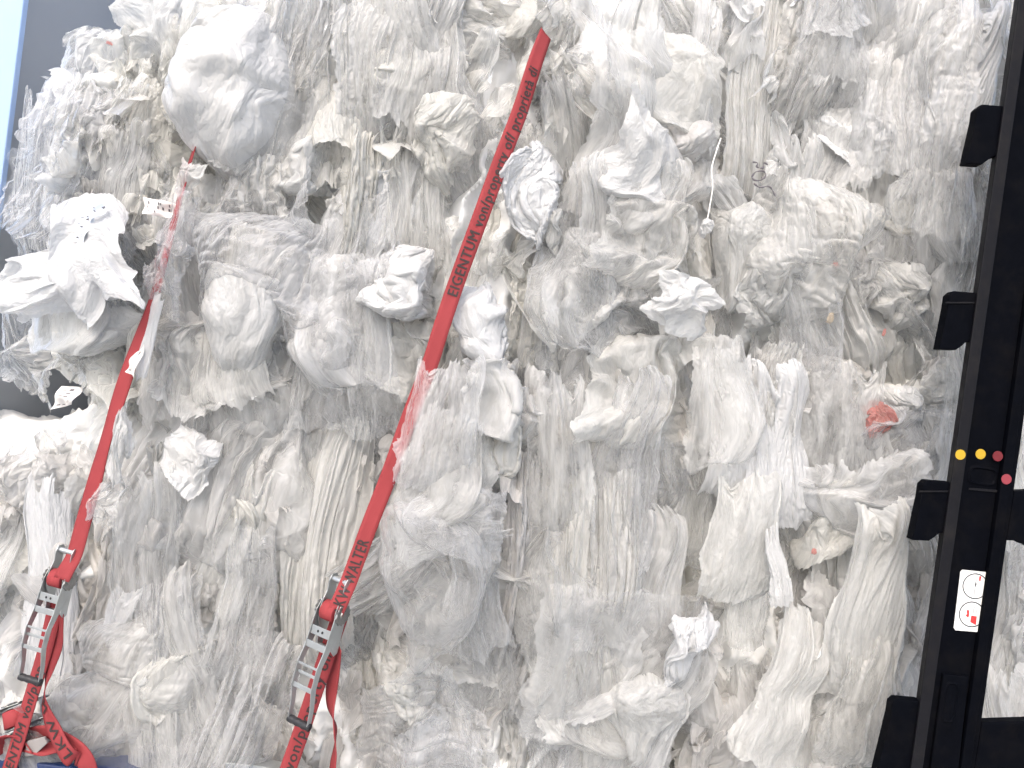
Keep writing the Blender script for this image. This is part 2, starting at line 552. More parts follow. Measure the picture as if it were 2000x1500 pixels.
def sheet_mesh(name, P, mat):
    n, m, _ = P.shape
    me = bpy.data.meshes.new(name)
    idx = np.arange(n * m).reshape(n, m)
    q = np.stack([idx[:-1, :-1], idx[:-1, 1:], idx[1:, 1:], idx[1:, :-1]], -1).reshape(-1, 4)
    me.vertices.add(n * m)
    me.vertices.foreach_set('co', P.reshape(-1).astype(np.float32))
    me.loops.add(q.size)
    me.loops.foreach_set('vertex_index', q.reshape(-1).astype(np.int32))
    me.polygons.add(len(q))
    me.polygons.foreach_set('loop_start', np.arange(0, q.size, 4, dtype=np.int32))
    me.update(calc_edges=True)
    uvl = me.uv_layers.new(name='UVMap')
    uu, vv = np.meshgrid(np.linspace(0, 1, m), np.linspace(0, 1, n))
    UV = np.stack([uu.reshape(-1), vv.reshape(-1)], -1)[q.reshape(-1)]
    uvl.data.foreach_set('uv', UV.reshape(-1).astype(np.float32))
    me.polygons.foreach_set('use_smooth', np.ones(len(q), bool))
    me.materials.append(mat)
    me.validate()
    return me

def center(P):
    P = P.copy()
    P -= np.median(P.reshape(-1, 3), 0)
    return P

# ------------------------------------------------------------------ setting
M_FLOOR = simple_mat('trailer_floor_board', (0.09, 0.06, 0.045), 0.7, scale=9, bump=0.4)
M_YARD = simple_mat('concrete_yard', (0.40, 0.41, 0.40), 0.85, scale=2.0, bump=0.3)
M_TARP = simple_mat('grey_tarpaulin', (0.30, 0.325, 0.36), 0.55, var=0.06, scale=3)
M_PANEL = simple_mat('pale_blue_panel', (0.33, 0.46, 0.70), 0.4, var=0.05, scale=3)
M_BLUE = simple_mat('blue_paint', (0.012, 0.03, 0.11), 0.35, scale=14, dirtcol=(0.2, 0.19, 0.18), dirt=0.4)

def slab(name, c, size, mat, bev=0.0):
    bm = bmesh.new(); bm_box(bm, Vector((0, 0, 0)), size)
    o = from_bm(name, bm, mat, bevel=bev)
    o.location = c
    return o
o = slab('ground', (0, 0, -1.22), (300, 300, 0.04), M_YARD); o['kind'] = 'structure'
FLOOR_Z = W(150, 1493, -0.1).z - 0.02
o = slab('trailer_floor', (0.4, 0.55, FLOOR_Z - 0.06), (5.2, 1.5, 0.10), M_FLOOR); o['kind'] = 'structure'

# ------------------------------------------------------------------ film stock
def wrinkle(P, seed, amp=0.006, fx=9.0, fz=3.0):
    """secondary creases: ridged folds pushed along the sheet's own normals"""
    n, m, _ = P.shape
    u, v = np.meshgrid(np.linspace(0, 1, m), np.linspace(0, 1, n))
    du = np.gradient(P, axis=1); dv = np.gradient(P, axis=0)
    N = np.cross(du, dv); N /= np.linalg.norm(N, axis=-1, keepdims=True) + 1e-9
    wx = u + 0.08 * fbm(u * 3, v * 3, u * 0 + seed, seed, 3)
    wz = v + 0.08 * fbm(u * 3 + 7, v * 3, u * 0 + seed, seed + 9, 3)
    h = fbm(wx * fx, wz * fz, u * 0 + seed * 1.7, seed + 3, 4, 0.55, ridged=True)
    return P + N * (amp * h)[..., None]

def tuck(P, seed, deep=0.22, reach=0.38):
    """some of the sheet's sides run back into the load"""
    g = np.random.default_rng(seed + 5)
    n, m, _ = P.shape
    u, v = np.meshgrid(np.linspace(0, 1, m), np.linspace(0, 1, n))
    Q = P.copy()
    for d in (u, 1 - u, v, 1 - v):
        if g.random() < 0.7:
            f = np.clip(1 - d / (reach * g.uniform(.6, 1.2)), 0, 1) ** 2
            Q[..., 1] += deep * g.uniform(.4, 1.3) * f
    return Q

STOCK = {}
def stock(kind, batch, fix=lambda P, s: P):
    STOCK.setdefault(kind, [])
    for s in range(len(batch)):
        P = center(fix(batch[s], s + 31 * len(STOCK[kind])))
        STOCK[kind].append(P)
fx0 = lambda P, s: wrinkle(curl(tuck(P, s), s, 0.16, 2.0), s, 0.005, 9, 7)
stock('crumpled_film', sim_facet(6, 101, 0.80, 0.82, 0.20), fx0)
stock('crumpled_film', sim_facet(5, 102, 0.70, 0.86, 0.16, n=26), fx0)
stock('crumpled_film', sim_facet(5, 103, 0.86, 0.88, 0.20, n=13), fx0)
stock('crumpled_film', sim_crumple(4, 104, 0.78, 0.80, 0.24, f=1.2, amp=0.12), fx0)
fp = lambda P, s: curl(tuck(P, s, 0.18), s, 0.07, 1.5)
stock('pleated_film', sim_crumple(5, 111, 0.55, 0.97, 0.12, ax=0.9, az=0.30, amp=0.1), fp)
stock('pleated_film', sim_crumple(5, 112, 0.70, 0.97, 0.16, ax=0.8, az=0.4, amp=0.12), fp)
stock('pleated_film', sim_crumple(5, 113, 0.36, 0.97, 0.10, ax=1.2, az=0.3, amp=0.09), fp)
def dome(P, s, high=0.30, neck=0.0):
    """crumpled film closed round a soft core: a creased bundle"""
    Q = P.copy()
    x = P[..., 0] / 0.42; z = P[..., 2] / 0.46
    r = np.sqrt(x * x + z * z)
    Q[..., 1] = P[..., 1] * 0.8 - high * np.sqrt(np.clip(1 - np.minimum(r, 1) ** 2, 0, 1)) + 0.5 * np.clip(r - 0.85, 0, 1)
    k = 1 / (1 + 0.55 * np.clip(r - 0.7, 0, 2))
    Q[..., 0] *= k; Q[..., 2] *= k
    if neck:
        f = np.clip(-z - 0.1, 0, 1)
        Q[..., 0] *= 1 - neck * f; Q[..., 1] *= 1 - neck * 0.8 * f
        Q[..., 2] -= 0.25 * neck * f
    return wrinkle(wrinkle(curl(Q, s, 0.22, 2.6), s, 0.012, 6, 4), s + 3, 0.006, 13, 9)
stock('film_bundle', sim_facet(5, 121, 0.76, 0.78, 0.14, n=24), dome)
stock('film_bundle', sim_facet(4, 122, 0.72, 0.86, 0.12, n=28), lambda P, s: dome(P, s, 0.26))
stock('film_bundle', sim_wrap(3, 124, rad=(0.2, 0.34, 0.15)), lambda P, s: wrinkle(wrinkle(curl(P, s, 0.18, 3.0), s, 0.022, 4, 2.5), s + 5, 0.006, 10, 7))
stock('knotted_bag', sim_facet(6, 123, 0.74, 0.86, 0.12, n=26), lambda P, s: dome(P, s, 0.30, 0.75))
def smooth_bag(P, s):
    x = P[..., 0] / 0.42; z = P[..., 2] / 0.46
    r = np.sqrt(x * x + z * z)
    Q = P.copy()
    Q[..., 1] = P[..., 1] * 0.8 - 0.30 * np.sqrt(np.clip(1 - np.minimum(r, 1) ** 2, 0, 1)) + 0.5 * np.clip(r - 0.85, 0, 1)
    k = 1 / (1 + 0.45 * np.clip(r - 0.7, 0, 2)); Q[..., 0] *= k; Q[..., 2] *= k
    f = np.clip(-z - 0.2, 0, 1); Q[..., 0] *= 1 - 0.62 * f; Q[..., 1] *= 1 - 0.5 * f; Q[..., 2] -= 0.22 * f
    return wrinkle(wrinkle(curl(Q, s, 0.10, 2.4), s, 0.014, 5, 1.1), s + 2, 0.004, 13, 5)
stock('puffed_bag', sim_facet(3, 125, 0.93, 0.95, 0.06, n=16), smooth_bag)
fd = lambda P, s: curl(tuck(P, s, 0.10, 0.25), s, 0.08, 1.6)
stock('hanging_film', sim_drape(5, 131, gather=0.7, pins=3), fd)
stock('hanging_film', sim_drape(6, 132, gather=0.5, pins=4), fd)
stock('hanging_film', sim_drape(5, 133, gather=0.35, pins=3, w=0.7), fd)
stock('bulging_film', sim_puff(6, 141, shrink=0.62, press=0.0018), lambda P, s: wrinkle(curl(P, s, 0.14, 2.5), s, 0.014, 5, 3))
MESH = {k: [sheet_mesh(k, P, M_FILM) for P in v] for k, v in STOCK.items()}

def film(kind, i, u, v, y, size, rot=0, tilt=0, turn=0, asp=1.0, mat=None, parent=None, flip=False, label=None, name=None, deep=1.0):
    """one sheet: centre at photo pixel (u,v) and depth y, size = metres per unit of cloth"""
    o = link(name or kind, MESH[kind][i % len(MESH[kind])], None, None)
    M = Matrix.Rotation(R(rot) - ROLL, 4, 'Y') @ Matrix.Rotation(R(tilt), 4, 'X') @ Matrix.Rotation(R(turn), 4, 'Z')
    S = Matrix.Diagonal((size * asp * (-1 if flip else 1), size * deep, size, 1))
    o.matrix_world = Matrix.Translation(W(u, v, y)) @ M @ S
    if mat is not None:
        o.material_slots[0].link = 'OBJECT'
        o.material_slots[0].material = mat
    if parent is not None:
        o.parent = parent
        o.matrix_parent_inverse = Matrix.Translation(-Vector(parent.location))
    if label: o['label'] = label
    return o

# ------------------------------------------------------------------ bales
HOLLOWS = [(565, 795, 62, 34), (1405, 625, 34, 50), (1350, 1010, 34, 60), (1395, 1045, 26, 40), (20, 800, 70, 60), (1300, 640, 40, 30), (1010, 745, 45, 18), (1700, 690, 60, 14), (1240, 1250, 40, 16), (1230, 860, 18, 16)]
def bale_body(name, c4, parent, seed, depth=0.95):
    TL, TR, BL, BR = [np.array(W(u, v, 0.0)) for u, v in c4]
    n = 190
    a = np.linspace(-0.34, 1.34, n); A, B = np.meshgrid(a, a)
    ac, bc = np.clip(A, 0, 1), np.clip(B, 0, 1)
    P = (BL * ((1 - ac) * (1 - bc))[..., None] + BR * (ac * (1 - bc))[..., None] + TL * ((1 - ac) * bc)[..., None] + TR * (ac * bc)[..., None])
    ex = np.maximum(np.abs(A - 0.5) - 0.5, 0) / 0.34; ez = np.maximum(np.abs(B - 0.5) - 0.5, 0) / 0.34
    e = np.maximum(ex, ez)
    # round the rim
    ix = np.minimum(ac, 1 - ac); iz = np.minimum(bc, 1 - bc)
    rim = 0.09 * (np.clip(1 - ix / 0.10, 0, 1) ** 2 + np.clip(1 - iz / 0.10, 0, 1) ** 2)
    P[..., 1] += 0.05 + rim + e * depth
    X, Y, Z = P[..., 0], P[..., 1], P[..., 2]
    k = seed * 3.1
    wx = X + 0.05 * fbm(X * 4, Y * 4, Z * 4 + k, seed, 3)
    d = 0.05 * fbm(wx * 8, Y * 5, Z * 2.2 + k, seed + 5, 4, 0.55, ridged=True) + 0.035 * fbm(X * 5, Y * 5, Z * 4 + k, seed + 9, 3) \
        + 0.014 * fbm(wx * 26, Y * 16, Z * 8 + k, seed + 11, 3, 0.6, ridged=True)
    side = np.clip(e * 5, 0, 1)
    cen = P.reshape(-1, 3).mean(0)
    out = P - cen; out[..., 1] = 0; out /= np.linalg.norm(out, axis=-1, keepdims=True) + 1e-6
    for hu, hv, ru, rv in HOLLOWS:
        c = W(hu, hv, 0.0)
        P[..., 1] += 0.20 * np.exp(-(((X - c.x) / (ru * MM)) ** 2 + ((Z - c.z) / (rv * MM)) ** 2) ** 1.5)
    P[..., 1] -= d * (1 - side)
    P += out * (d * side)[..., None]
    me = sheet_mesh(name, P.astype(np.float32), M_BODY)
    return link(name, me, None, parent)

BALES = {}
def bale(key, c4, label, seed):
    u = sum(p[0] for p in c4) / 4
    base = W((c4[2][0] + c4[3][0]) / 2, (c4[2][1] + c4[3][1]) / 2, 0.5)
    e = empty('film_bale', base)
    tag(e, label, 'bale', 'pressed bales of waste film')
    bale_body('packed_core', c4, e, seed)
    BALES[key] = (e, c4, seed)
    return e
bale('A', [(120, 158), (610, -60), (62, 740), (600, 790)], 'white film bale at upper left, its ragged top and left end showing against grey tarpaulin', 1)
bale('B', [(640, -120), (1400, -160), (600, 790), (1380, 700)], 'white film bale of the upper row crossed by the long lettered red strap', 2)
bale('C', [(1420, -170), (2190, -170), (1390, 690), (2110, 705)], 'white film bale of the upper row running behind the top of the black post', 3)
bale('D', [(-230, 860), (590, 845), (-300, 1560), (470, 1570)], 'greyish film bale of the lower row behind the left ratchet', 4)
bale('E', [(610, 800), (1380, 715), (520, 1570), (1300, 1640)], 'lower film bale in the middle, a big translucent bag hanging over its front', 5)
bale('F', [(1400, 705), (2150, 720), (1330, 1640), (2060, 1660)], 'film bale of the lower row running behind the sticker on the black post', 6)

def in_bale(c4, a, b):
    TL, TR, BL, BR = [np.array(p, float) for p in c4]
    return (TL * (1 - a) + TR * a) * (1 - b) + (BL * (1 - a) + BR * a) * b

KINDS = ['pleated_film', 'crumpled_film', 'hanging_film', 'film_bundle', 'bulging_film', 'knotted_bag']
PROB = {'A': [.14, .50, .24, .06, .00, .06], 'B': [.20, .46, .24, .05, .00, .05], 'C': [.32, .34, .27, .04, .00, .03],
        'D': [.30, .42, .20, .05, .00, .03], 'E': [.38, .32, .24, .04, .00, .02], 'F': [.24, .38, .28, .06, .00, .04]}
SIZE = {'pleated_film': (.32, .66), 'crumpled_film': (.18, .42), 'hanging_film': (.24, .52), 'film_bundle': (.13, .30), 'bulging_film': (.24, .40), 'knotted_bag': (.15, .30)}
STRAPV = [([60, 215, 420, 640, 800, 1010, 1200, 1500], [1066, 1016, 940, 862, 800, 727, 655, 565]), ([225, 410, 585, 755, 945, 1130, 1500], [398, 346, 300, 240, 184, 122, 20])]
g = np.random.default_rng(77)
for key, (e, c4, seed) in BALES.items():
    nx, nz = 7, 7
    for iz in range(nz):
        for ix in range(nx):
            a = (ix + 0.5 + g.uniform(-.5, .5)) / nx
            b = (iz + 0.5 + g.uniform(-.5, .5)) / nz
            u, v = in_bale(c4, a * 0.98 + 0.01, b * 0.96 + 0.02)
            if u > 2080 or u < -120 or v < -110 or v > 1600: continue
            if any(((u - hu) / (ru + 55)) ** 2 + ((v - hv) / (rv + 55)) ** 2 < 1 for hu, hv, ru, rv in HOLLOWS[:5]): continue
            kind = g.choice(KINDS, p=PROB[key])
            lo, hi = SIZE[kind]
            sz = lo + (hi - lo) * g.random() ** 1.4
            low = key in 'DEF'
            r = g.random()
            mat = (M_FILM if r < .30 else M_WHITE if r < .40 else M_HAZY if r < .78 else M_CLEAR if r < .93 else M_DIRTY) if not low else (M_FILM if r < .30 else M_WHITE if r < .35 else M_HAZY if r < .70 else M_CLEAR if r < .86 else M_DIRTY)
            if key == 'A' and v < 235 - 0.76 * (u - 80): continue
            if key == 'A' and u < 130: mat = M_HAZY; 
            if key == 'A' and u < 95 - 0.04 * (v - 400) or key == 'D' and u < 80 and v < 930: continue
            near = min(abs(u - np.interp(v, sv, su)) for sv, su in STRAPV) < 75
            edge = min(a, 1 - a, b, 1 - b)
            y = g.uniform(-0.09, 0.04) + (0.06 if edge < 0.06 else 0)
            if key == 'A' and u < 260: sz = min(sz, 0.24 if u > 150 else 0.15)
            if key == 'D' and u < 220 and v < 960: sz = min(sz, 0.2)
            if near: y = max(y, -0.02) + 0.03; sz *= 0.85
            free = kind in ('crumpled_film', 'film_bundle', 'bulging_film')
            film(kind, int(g.integers(99)), u, v, y, sz, rot=g.normal(0, 70 if free else 14) , tilt=g.normal(0, 14), turn=g.normal(0, 16),
                 asp=g.uniform(.8, 1.2), mat=mat, parent=e, flip=g.random() < .5, deep=g.uniform(.8, 1.2))

# ---- big thin sheets hanging loose over the front
for key, (e, c4, seed) in BALES.items():
    for k in range(24):
        a, b = g.uniform(.06, .94), (k + g.random()) / 24 * 0.9 + 0.05
        u, v = in_bale(c4, a, b)
        if u > 2060 or u < 110 or v < -80 or v > 1560: continue
        if any(((u - hu) / (ru + 75)) ** 2 + ((v - hv) / (rv + 75)) ** 2 < 1 for hu, hv, ru, rv in HOLLOWS[:5]): continue
        if min(abs(u - np.interp(v, sv, su)) for sv, su in STRAPV) < 120: continue
        if key == 'A' and v < 330 - 0.76 * (u - 80): continue
        kind = g.choice(['hanging_film', 'crumpled_film', 'pleated_film'], p=[.5, .35, .15])
        film(kind, int(g.integers(99)), u, v, g.uniform(-0.17, -0.09), g.uniform(.30, .60), rot=g.normal(2, 9), tilt=g.normal(0, 6), turn=g.normal(0, 10),
             asp=g.uniform(.7, 1.2), mat=M_HAZY if g.random() < .6 else M_CLEAR, parent=e, flip=g.random() < .5, deep=g.uniform(.5, .9), name='loose_sheet')

# ---- pieces one can pick out, each at its own place
EXT = {k: [np.ptp(np.quantile(P.reshape(-1, 3)[:, [0, 2]], [0.02, 0.98], axis=0), axis=0) for P in v] for k, v in STOCK.items()}
def pick(key, kind, i, u, v, w, h, rot=0, mat=None, y=-0.12, tilt=0, turn=0, flip=False, deep=1.0, label=None, name=None):
    i %= len(MESH[kind])
    ex, ez = EXT[kind][i]
    k = (DIST + y) / DIST * MM
    size, sx = h * k / ez, w * k / ex
    return film(kind, i, u, v, y, size, rot, tilt, turn, asp=sx / size, mat=mat, parent=BALES[key][0], flip=flip, deep=deep * min(sx / size, 1.3), label=label, name=name)
F_, W_, H_, C_, D_ = M_FILM, M_WHITE, M_HAZY, M_CLEAR, M_DIRTY
M_REDF = film_mat('red_printed_film', (0.68, 0.26, 0.23), (0.68, 0.26, 0.23), 0.95, dirt=0.5, torn=0.2)
PICKS = [
 ('A', 'crumpled_film', 11, 330, 75, 170, 200, -10, F_, -.06), ('A', 'crumpled_film', 9, 185, 120, 170, 120, 10, H_, -.02), ('A', 'knotted_bag', 3, 575, 120, 120, 200, 8, F_, -.06),
 ('A', 'puffed_bag', 1, 458, 165, 260, 330, 6, W_, -.15), ('A', 'crumpled_film', 13, 445, 60, 150, 150, 0, F_, -.12),
 ('A', 'hanging_film', 9, 128, 310, 80, 260, 4, F_, -.04), ('A', 'film_bundle', 3, 150, 425, 120, 130, 0, W_, -.07), ('A', 'crumpled_film', 1, 240, 300, 200, 200, 0, F_, -.07),
 ('A', 'crumpled_film', 15, 175, 505, 270, 170, 68, W_, -.26), ('A', 'crumpled_film', 13, 165, 630, 210, 170, 10, F_, -.14), ('A', 'crumpled_film', 3, 130, 545, 220, 130, -20, W_, -.22),
 ('A', 'puffed_bag', 0, 480, 620, 180, 250, 10, F_, -.15), ('A', 'crumpled_film', 13, 640, 650, 220, 280, -6, H_, -.17), ('A', 'puffed_bag', 1, 640, 690, 150, 180, 160, C_, -.15), ('A', 'hanging_film', 3, 600, 560, 150, 160, 0, H_, -.12),
 ('A', 'hanging_film', 15, 545, 475, 50, 130, -8, H_, -.12), ('A', 'hanging_film', 5, 460, 380, 130, 240, -14, F_, -.08), ('A', 'crumpled_film', 7, 340, 700, 110, 110, 0, F_, -.10),
 ('A', 'film_bundle', 1, 600, 320, 90, 150, 8, F_, -.10),
 ('B', 'film_bundle', 1, 800, 560, 140, 150, 10, W_, -.15), ('B', 'crumpled_film', 5, 805, 690, 140, 170, 0, F_, -.12), ('B', 'film_bundle', 5, 1035, 375, 115, 190, 4, W_, -.17),
 ('B', 'knotted_bag', 5, 1082, 430, 50, 110, 6, F_, -.16), ('B', 'film_bundle', 9, 948, 620, 95, 160, -22, W_, -.15), ('B', 'crumpled_film', 9, 930, 690, 150, 110, 70, H_, -.13),
 ('B', 'crumpled_film', 13, 1265, 165, 240, 200, 10, F_, -.14), ('B', 'crumpled_film', 15, 1245, 310, 170, 170, 40, W_, -.20), ('B', 'film_bundle', 3, 1135, 575, 150, 180, -12, F_, -.13),
 ('B', 'crumpled_film', 13, 1105, 580, 190, 250, 8, C_, -.17), ('B', 'crumpled_film', 11, 1330, 590, 130, 110, 30, W_, -.24), ('B', 'crumpled_film', 1, 1285, 490, 220, 190, 20, H_, -.17),
 ('B', 'film_bundle', 7, 850, 270, 120, 170, 6, F_, -.13), ('B', 'crumpled_film', 13, 1015, 20, 130, 150, 0, F_, -.06), ('B', 'hanging_film', 9, 1290, 400, 120, 180, 4, H_, -.15), ('B', 'crumpled_film', 3, 740, 130, 150, 200, 5, F_, -.10),
 ('B', 'hanging_film', 13, 1370, 150, 80, 320, 3, H_, -.12), ('B', 'pleated_film', 11, 700, 420, 90, 330, 4, F_, -.10), ('B', 'hanging_film', 7, 640, 100, 110, 260, 4, F_, -.08),
 ('C', 'puffed_bag', 2, 1450, 465, 115, 210, 10, F_, -.12), ('C', 'pleated_film', 1, 1590, 110, 150, 330, 16, H_, -.09), ('C', 'pleated_film', 9, 1480, 170, 120, 420, 6, F_, -.07), ('C', 'pleated_film', 3, 1680, 80, 110, 330, 14, W_, -.07),
 ('C', 'hanging_film', 7, 1900, 165, 110, 330, 14, W_, -.20), ('C', 'hanging_film', 9, 1790, 190, 100, 380, 8, F_, -.11), ('C', 'crumpled_film', 7, 1510, 570, 140, 140, 0, F_, -.12), ('C', 'film_bundle', 6, 1690, 555, 70, 100, 0, H_, -.12),
 ('C', 'film_bundle', 7, 1772, 580, 110, 130, 0, F_, -.12), ('C', 'crumpled_film', 13, 1835, 440, 120, 210, -12, H_, -.12), ('C', 'hanging_film', 5, 1560, 400, 90, 250, 4, F_, -.11), ('C', 'crumpled_film', 5, 1700, 270, 140, 130, 20, W_, -.12), ('C', 'pleated_film', 13, 1650, 470, 90, 280, 6, F_, -.10),
 ('D', 'crumpled_film', 5, 385, 900, 100, 120, 20, W_, -.17), ('D', 'hanging_film', 9, 95, 1140, 110, 430, 3, W_, -.10), ('D', 'hanging_film', 4, 470, 1050, 110, 320, 22, F_, -.11), ('D', 'pleated_film', 9, 240, 1280, 150, 420, 5, D_, -.09),
 ('D', 'crumpled_film', 8, 560, 900, 130, 160, 10, H_, -.02), ('D', 'crumpled_film', 15, 235, 1215, 60, 140, 10, W_, -.13), ('D', 'knotted_bag', 0, 330, 1330, 120, 180, 10, F_, -.12), ('D', 'crumpled_film', 7, 60, 960, 150, 150, 0, D_, -.08),
 ('E', 'pleated_film', 3, 620, 1080, 150, 480, 6, F_, -.11), ('E', 'film_bundle', 4, 770, 1330, 130, 130, 0, F_, -.12), ('E', 'film_bundle', 11, 970, 800, 110, 150, 10, F_, -.19), ('E', 'knotted_bag', 1, 985, 870, 90, 170, 4, F_, -.15),
 ('E', 'hanging_film', 3, 850, 840, 150, 270, 9, H_, -.31), ('E', 'crumpled_film', 13, 890, 940, 190, 230, 20, H_, -.28), ('E', 'puffed_bag', 0, 858, 1115, 250, 330, 4, C_, -.24), ('E', 'crumpled_film', 13, 850, 1010, 220, 150, 20, C_, -.29), ('E', 'hanging_film', 1, 865, 1035, 110, 230, 80, H_, -.27),
 ('E', 'pleated_film', 11, 1015, 1090, 80, 430, 3, D_, -.12), ('E', 'hanging_film', 3, 1100, 900, 130, 330, -2, H_, -.16), ('E', 'pleated_film', 5, 1090, 1150, 110, 470, 4, F_, -.12), ('E', 'pleated_film', 1, 1200, 1110, 130, 360, 2, F_, -.13),
 ('E', 'crumpled_film', 1, 1265, 780, 220, 230, 8, F_, -.14), ('E', 'hanging_film', 11, 1150, 1300, 150, 330, 6, H_, -.13), ('E', 'puffed_bag', 2, 1250, 1380, 180, 190, 8, F_, -.15),
 ('A', 'hanging_film', 3, 72, 330, 110, 320, 4, C_, .02), ('A', 'crumpled_film', 8, 48, 455, 90, 130, 0, C_, .06), ('A', 'crumpled_film', 2, 32, 610, 80, 130, 10, C_, .04), ('A', 'crumpled_film', 6, 60, 720, 110, 110, 30, H_, .05),
 ('A', 'hanging_film', 9, 352, 430, 60, 120, 20, C_, -.225), ('A', 'crumpled_film', 8, 305, 560, 70, 110, 10, C_, -.245),
 ('A', 'crumpled_film', 4, 318, 500, 70, 130, 20, C_, -.25), ('A', 'hanging_film', 9, 292, 655, 26, 170, 16, W_, -.245), ('D', 'film_bundle', 4, 228, 870, 44, 150, 12, F_, -.26), ('D', 'crumpled_film', 6, 205, 990, 60, 90, 20, H_, -.26),
 ('A', 'crumpled_film', 2, 365, 340, 50, 70, 20, F_, -.20), ('E', 'hanging_film', 5, 1355, 1010, 100, 210, 4, C_, -.10), ('E', 'hanging_film', 2, 1330, 960, 110, 230, -6, H_, -.04), ('B', 'hanging_film', 1, 1400, 620, 80, 170, 10, C_, -.03),
 ('F', 'crumpled_film', 13, 1440, 800, 150, 270, 0, H_, -.20), ('F', 'hanging_film', 9, 1440, 830, 130, 300, -4, W_, -.17), ('F', 'hanging_film', 5, 1520, 880, 150, 330, -4, W_, -.16), ('F', 'hanging_film', 3, 1440, 1060, 140, 260, 8, F_, -.18),
 ('F', 'hanging_film', 7, 1715, 1170, 150, 400, 4, F_, -.23), ('F', 'hanging_film', 1, 1690, 1390, 170, 290, 6, H_, -.22), ('F', 'hanging_film', 13, 1545, 1370, 150, 330, 10, F_, -.20), ('F', 'knotted_bag', 5, 1335, 1250, 85, 180, 8, W_, -.20),
 ('F', 'film_bundle', 3, 1625, 1015, 110, 190, 14, F_, -.14), ('F', 'film_bundle', 7, 1765, 800, 90, 90, 0, W_, -.13), ('F', 'crumpled_film', 0, 1760, 940, 180, 190, 10, H_, -.12), ('F', 'crumpled_film', 7, 1600, 760, 170, 120, 0, D_, -.10),
 ('F', 'pleated_film', 3, 1975, 1220, 70, 320, 4, F_, -.08), ('F', 'crumpled_film', 9, 1850, 750, 100, 90, 0, F_, -.10), ('F', 'pleated_film', 7, 1830, 1180, 70, 300, 6, D_, -.10), ('F', 'hanging_film', 15, 1520, 1120, 40, 160, -6, W_, -.22),
]
for k in PICKS: pick(*k[:10], turn=random.uniform(-10, 10), flip=random.random() < 0.4)
pick('F', 'film_bundle', 5, 1718, 822, 52, 74, 10, M_REDF, -0.17, label='crumpled scrap of faded red printed film', name='printed_film')

# ---- small scraps pressed in between, past counting: one part of each bale
SCR = list(sim_facet(10, 301, 0.80, 0.82, 0.2, n=10, amp=0.12)) 
SCR = [curl(tuck(center(P[::2, ::2]), s, 0.2), s, 0.2, 2.2) for s, P in enumerate(SCR)]
def scraps(key, count):
    e, c4, seed = BALES[key]
    g = np.random.default_rng(900 + seed)
    V, Fc, UVs = [], [], []
    n = SCR[0].shape[0]
    idx = np.arange(n * n).reshape(n, n)
    q = np.stack([idx[:-1, :-1], idx[:-1, 1:], idx[1:, 1:], idx[1:, :-1]], -1).reshape(-1, 4)
    uu, vv = np.meshgrid(np.linspace(0, 1, n), np.linspace(0, 1, n))
    for k in range(count):
        a, b = g.random(2)
        u, v = in_bale(c4, a, b)
        if u > 2060 or u < -60 or v < -60 or v > 1560: continue
        if any(((u - hu) / (ru + 10)) ** 2 + ((v - hv) / (rv + 10)) ** 2 < 1 for hu, hv, ru, rv in HOLLOWS[:5]): continue
        if key == 'A' and (v < 200 - 0.76 * (u - 80) or u < 135): continue
        P = SCR[int(g.integers(len(SCR)))].reshape(-1, 3).astype(float)
        sz = 0.05 + 0.13 * g.random() ** 1.6
        P = P * sz * np.array([g.uniform(.5, 1.0), .7, g.uniform(1.0, 2.2)])
        M = Matrix.Rotation(g.normal(0, .35) - ROLL, 3, 'Y') @ Matrix.Rotation(g.normal(0, .4), 3, 'X') @ Matrix.Rotation(g.normal(0, .5), 3, 'Z')
        P = P @ np.array(M).T + np.array(W(u, v, g.uniform(-0.11, 0.02) if min(abs(u - np.interp(v, sv, su)) for sv, su in STRAPV) > 45 else g.uniform(-0.10, 0.0)))
        V.append(P); Fc.append(q + n * n * len(Fc))
        UVs.append((np.stack([uu.reshape(-1), vv.reshape(-1)], -1) * 0.4 + g.random(2) * 0.6)[q.reshape(-1)])
    V, Fc, UVs = np.concatenate(V), np.concatenate(Fc), np.concatenate(UVs)
    me = bpy.data.meshes.new('film_scraps')
    me.vertices.add(len(V)); me.vertices.foreach_set('co', V.reshape(-1).astype(np.float32))
    me.loops.add(Fc.size); me.loops.foreach_set('vertex_index', Fc.reshape(-1).astype(np.int32))
    me.polygons.add(len(Fc)); me.polygons.foreach_set('loop_start', np.arange(0, Fc.size, 4, dtype=np.int32))
    me.update(calc_edges=True)
    me.uv_layers.new(name='UVMap').data.foreach_set('uv', UVs.reshape(-1).astype(np.float32))
    me.polygons.foreach_set('use_smooth', np.ones(len(Fc), bool))
    me.materials.append(M_SCRAPU if key in 'ABC' else M_SCRAP)
    o = link('film_scraps', me, None, e)
    o['kind'] = 'stuff'
M_SCRAP = film_mat('grimy_scrap_film', (0.875, 0.85, 0.81), (0.87, 0.86, 0.85), 0.50, dirt=0.35, edge=1.3, streak=0.7)
M_SCRAPU = film_mat('hazy_scrap_film', WARM, COOL, 0.46, dirt=0.15, edge=1.3, streak=0.7, gloss=0.8)
for key in BALES: scraps(key, 190)
M_ORANGE = film_mat('orange_printed_film', (0.78, 0.62, 0.42), (0.78, 0.62, 0.42), 0.5, torn=0.3)
for key, u, v, w, h, m in (('C', 1632, 516, 12, 9, M_REDF), ('C', 1727, 650, 6, 15, M_REDF), ('A', 213, 84, 15, 6, M_REDF), ('C', 1622, 622, 12, 22, M_ORANGE), ('F', 1590, 1078, 10, 12, M_REDF)):
    pick(key, 'crumpled_film', 9, u, v, w, h, 20, m, -.19, name='printed_film')
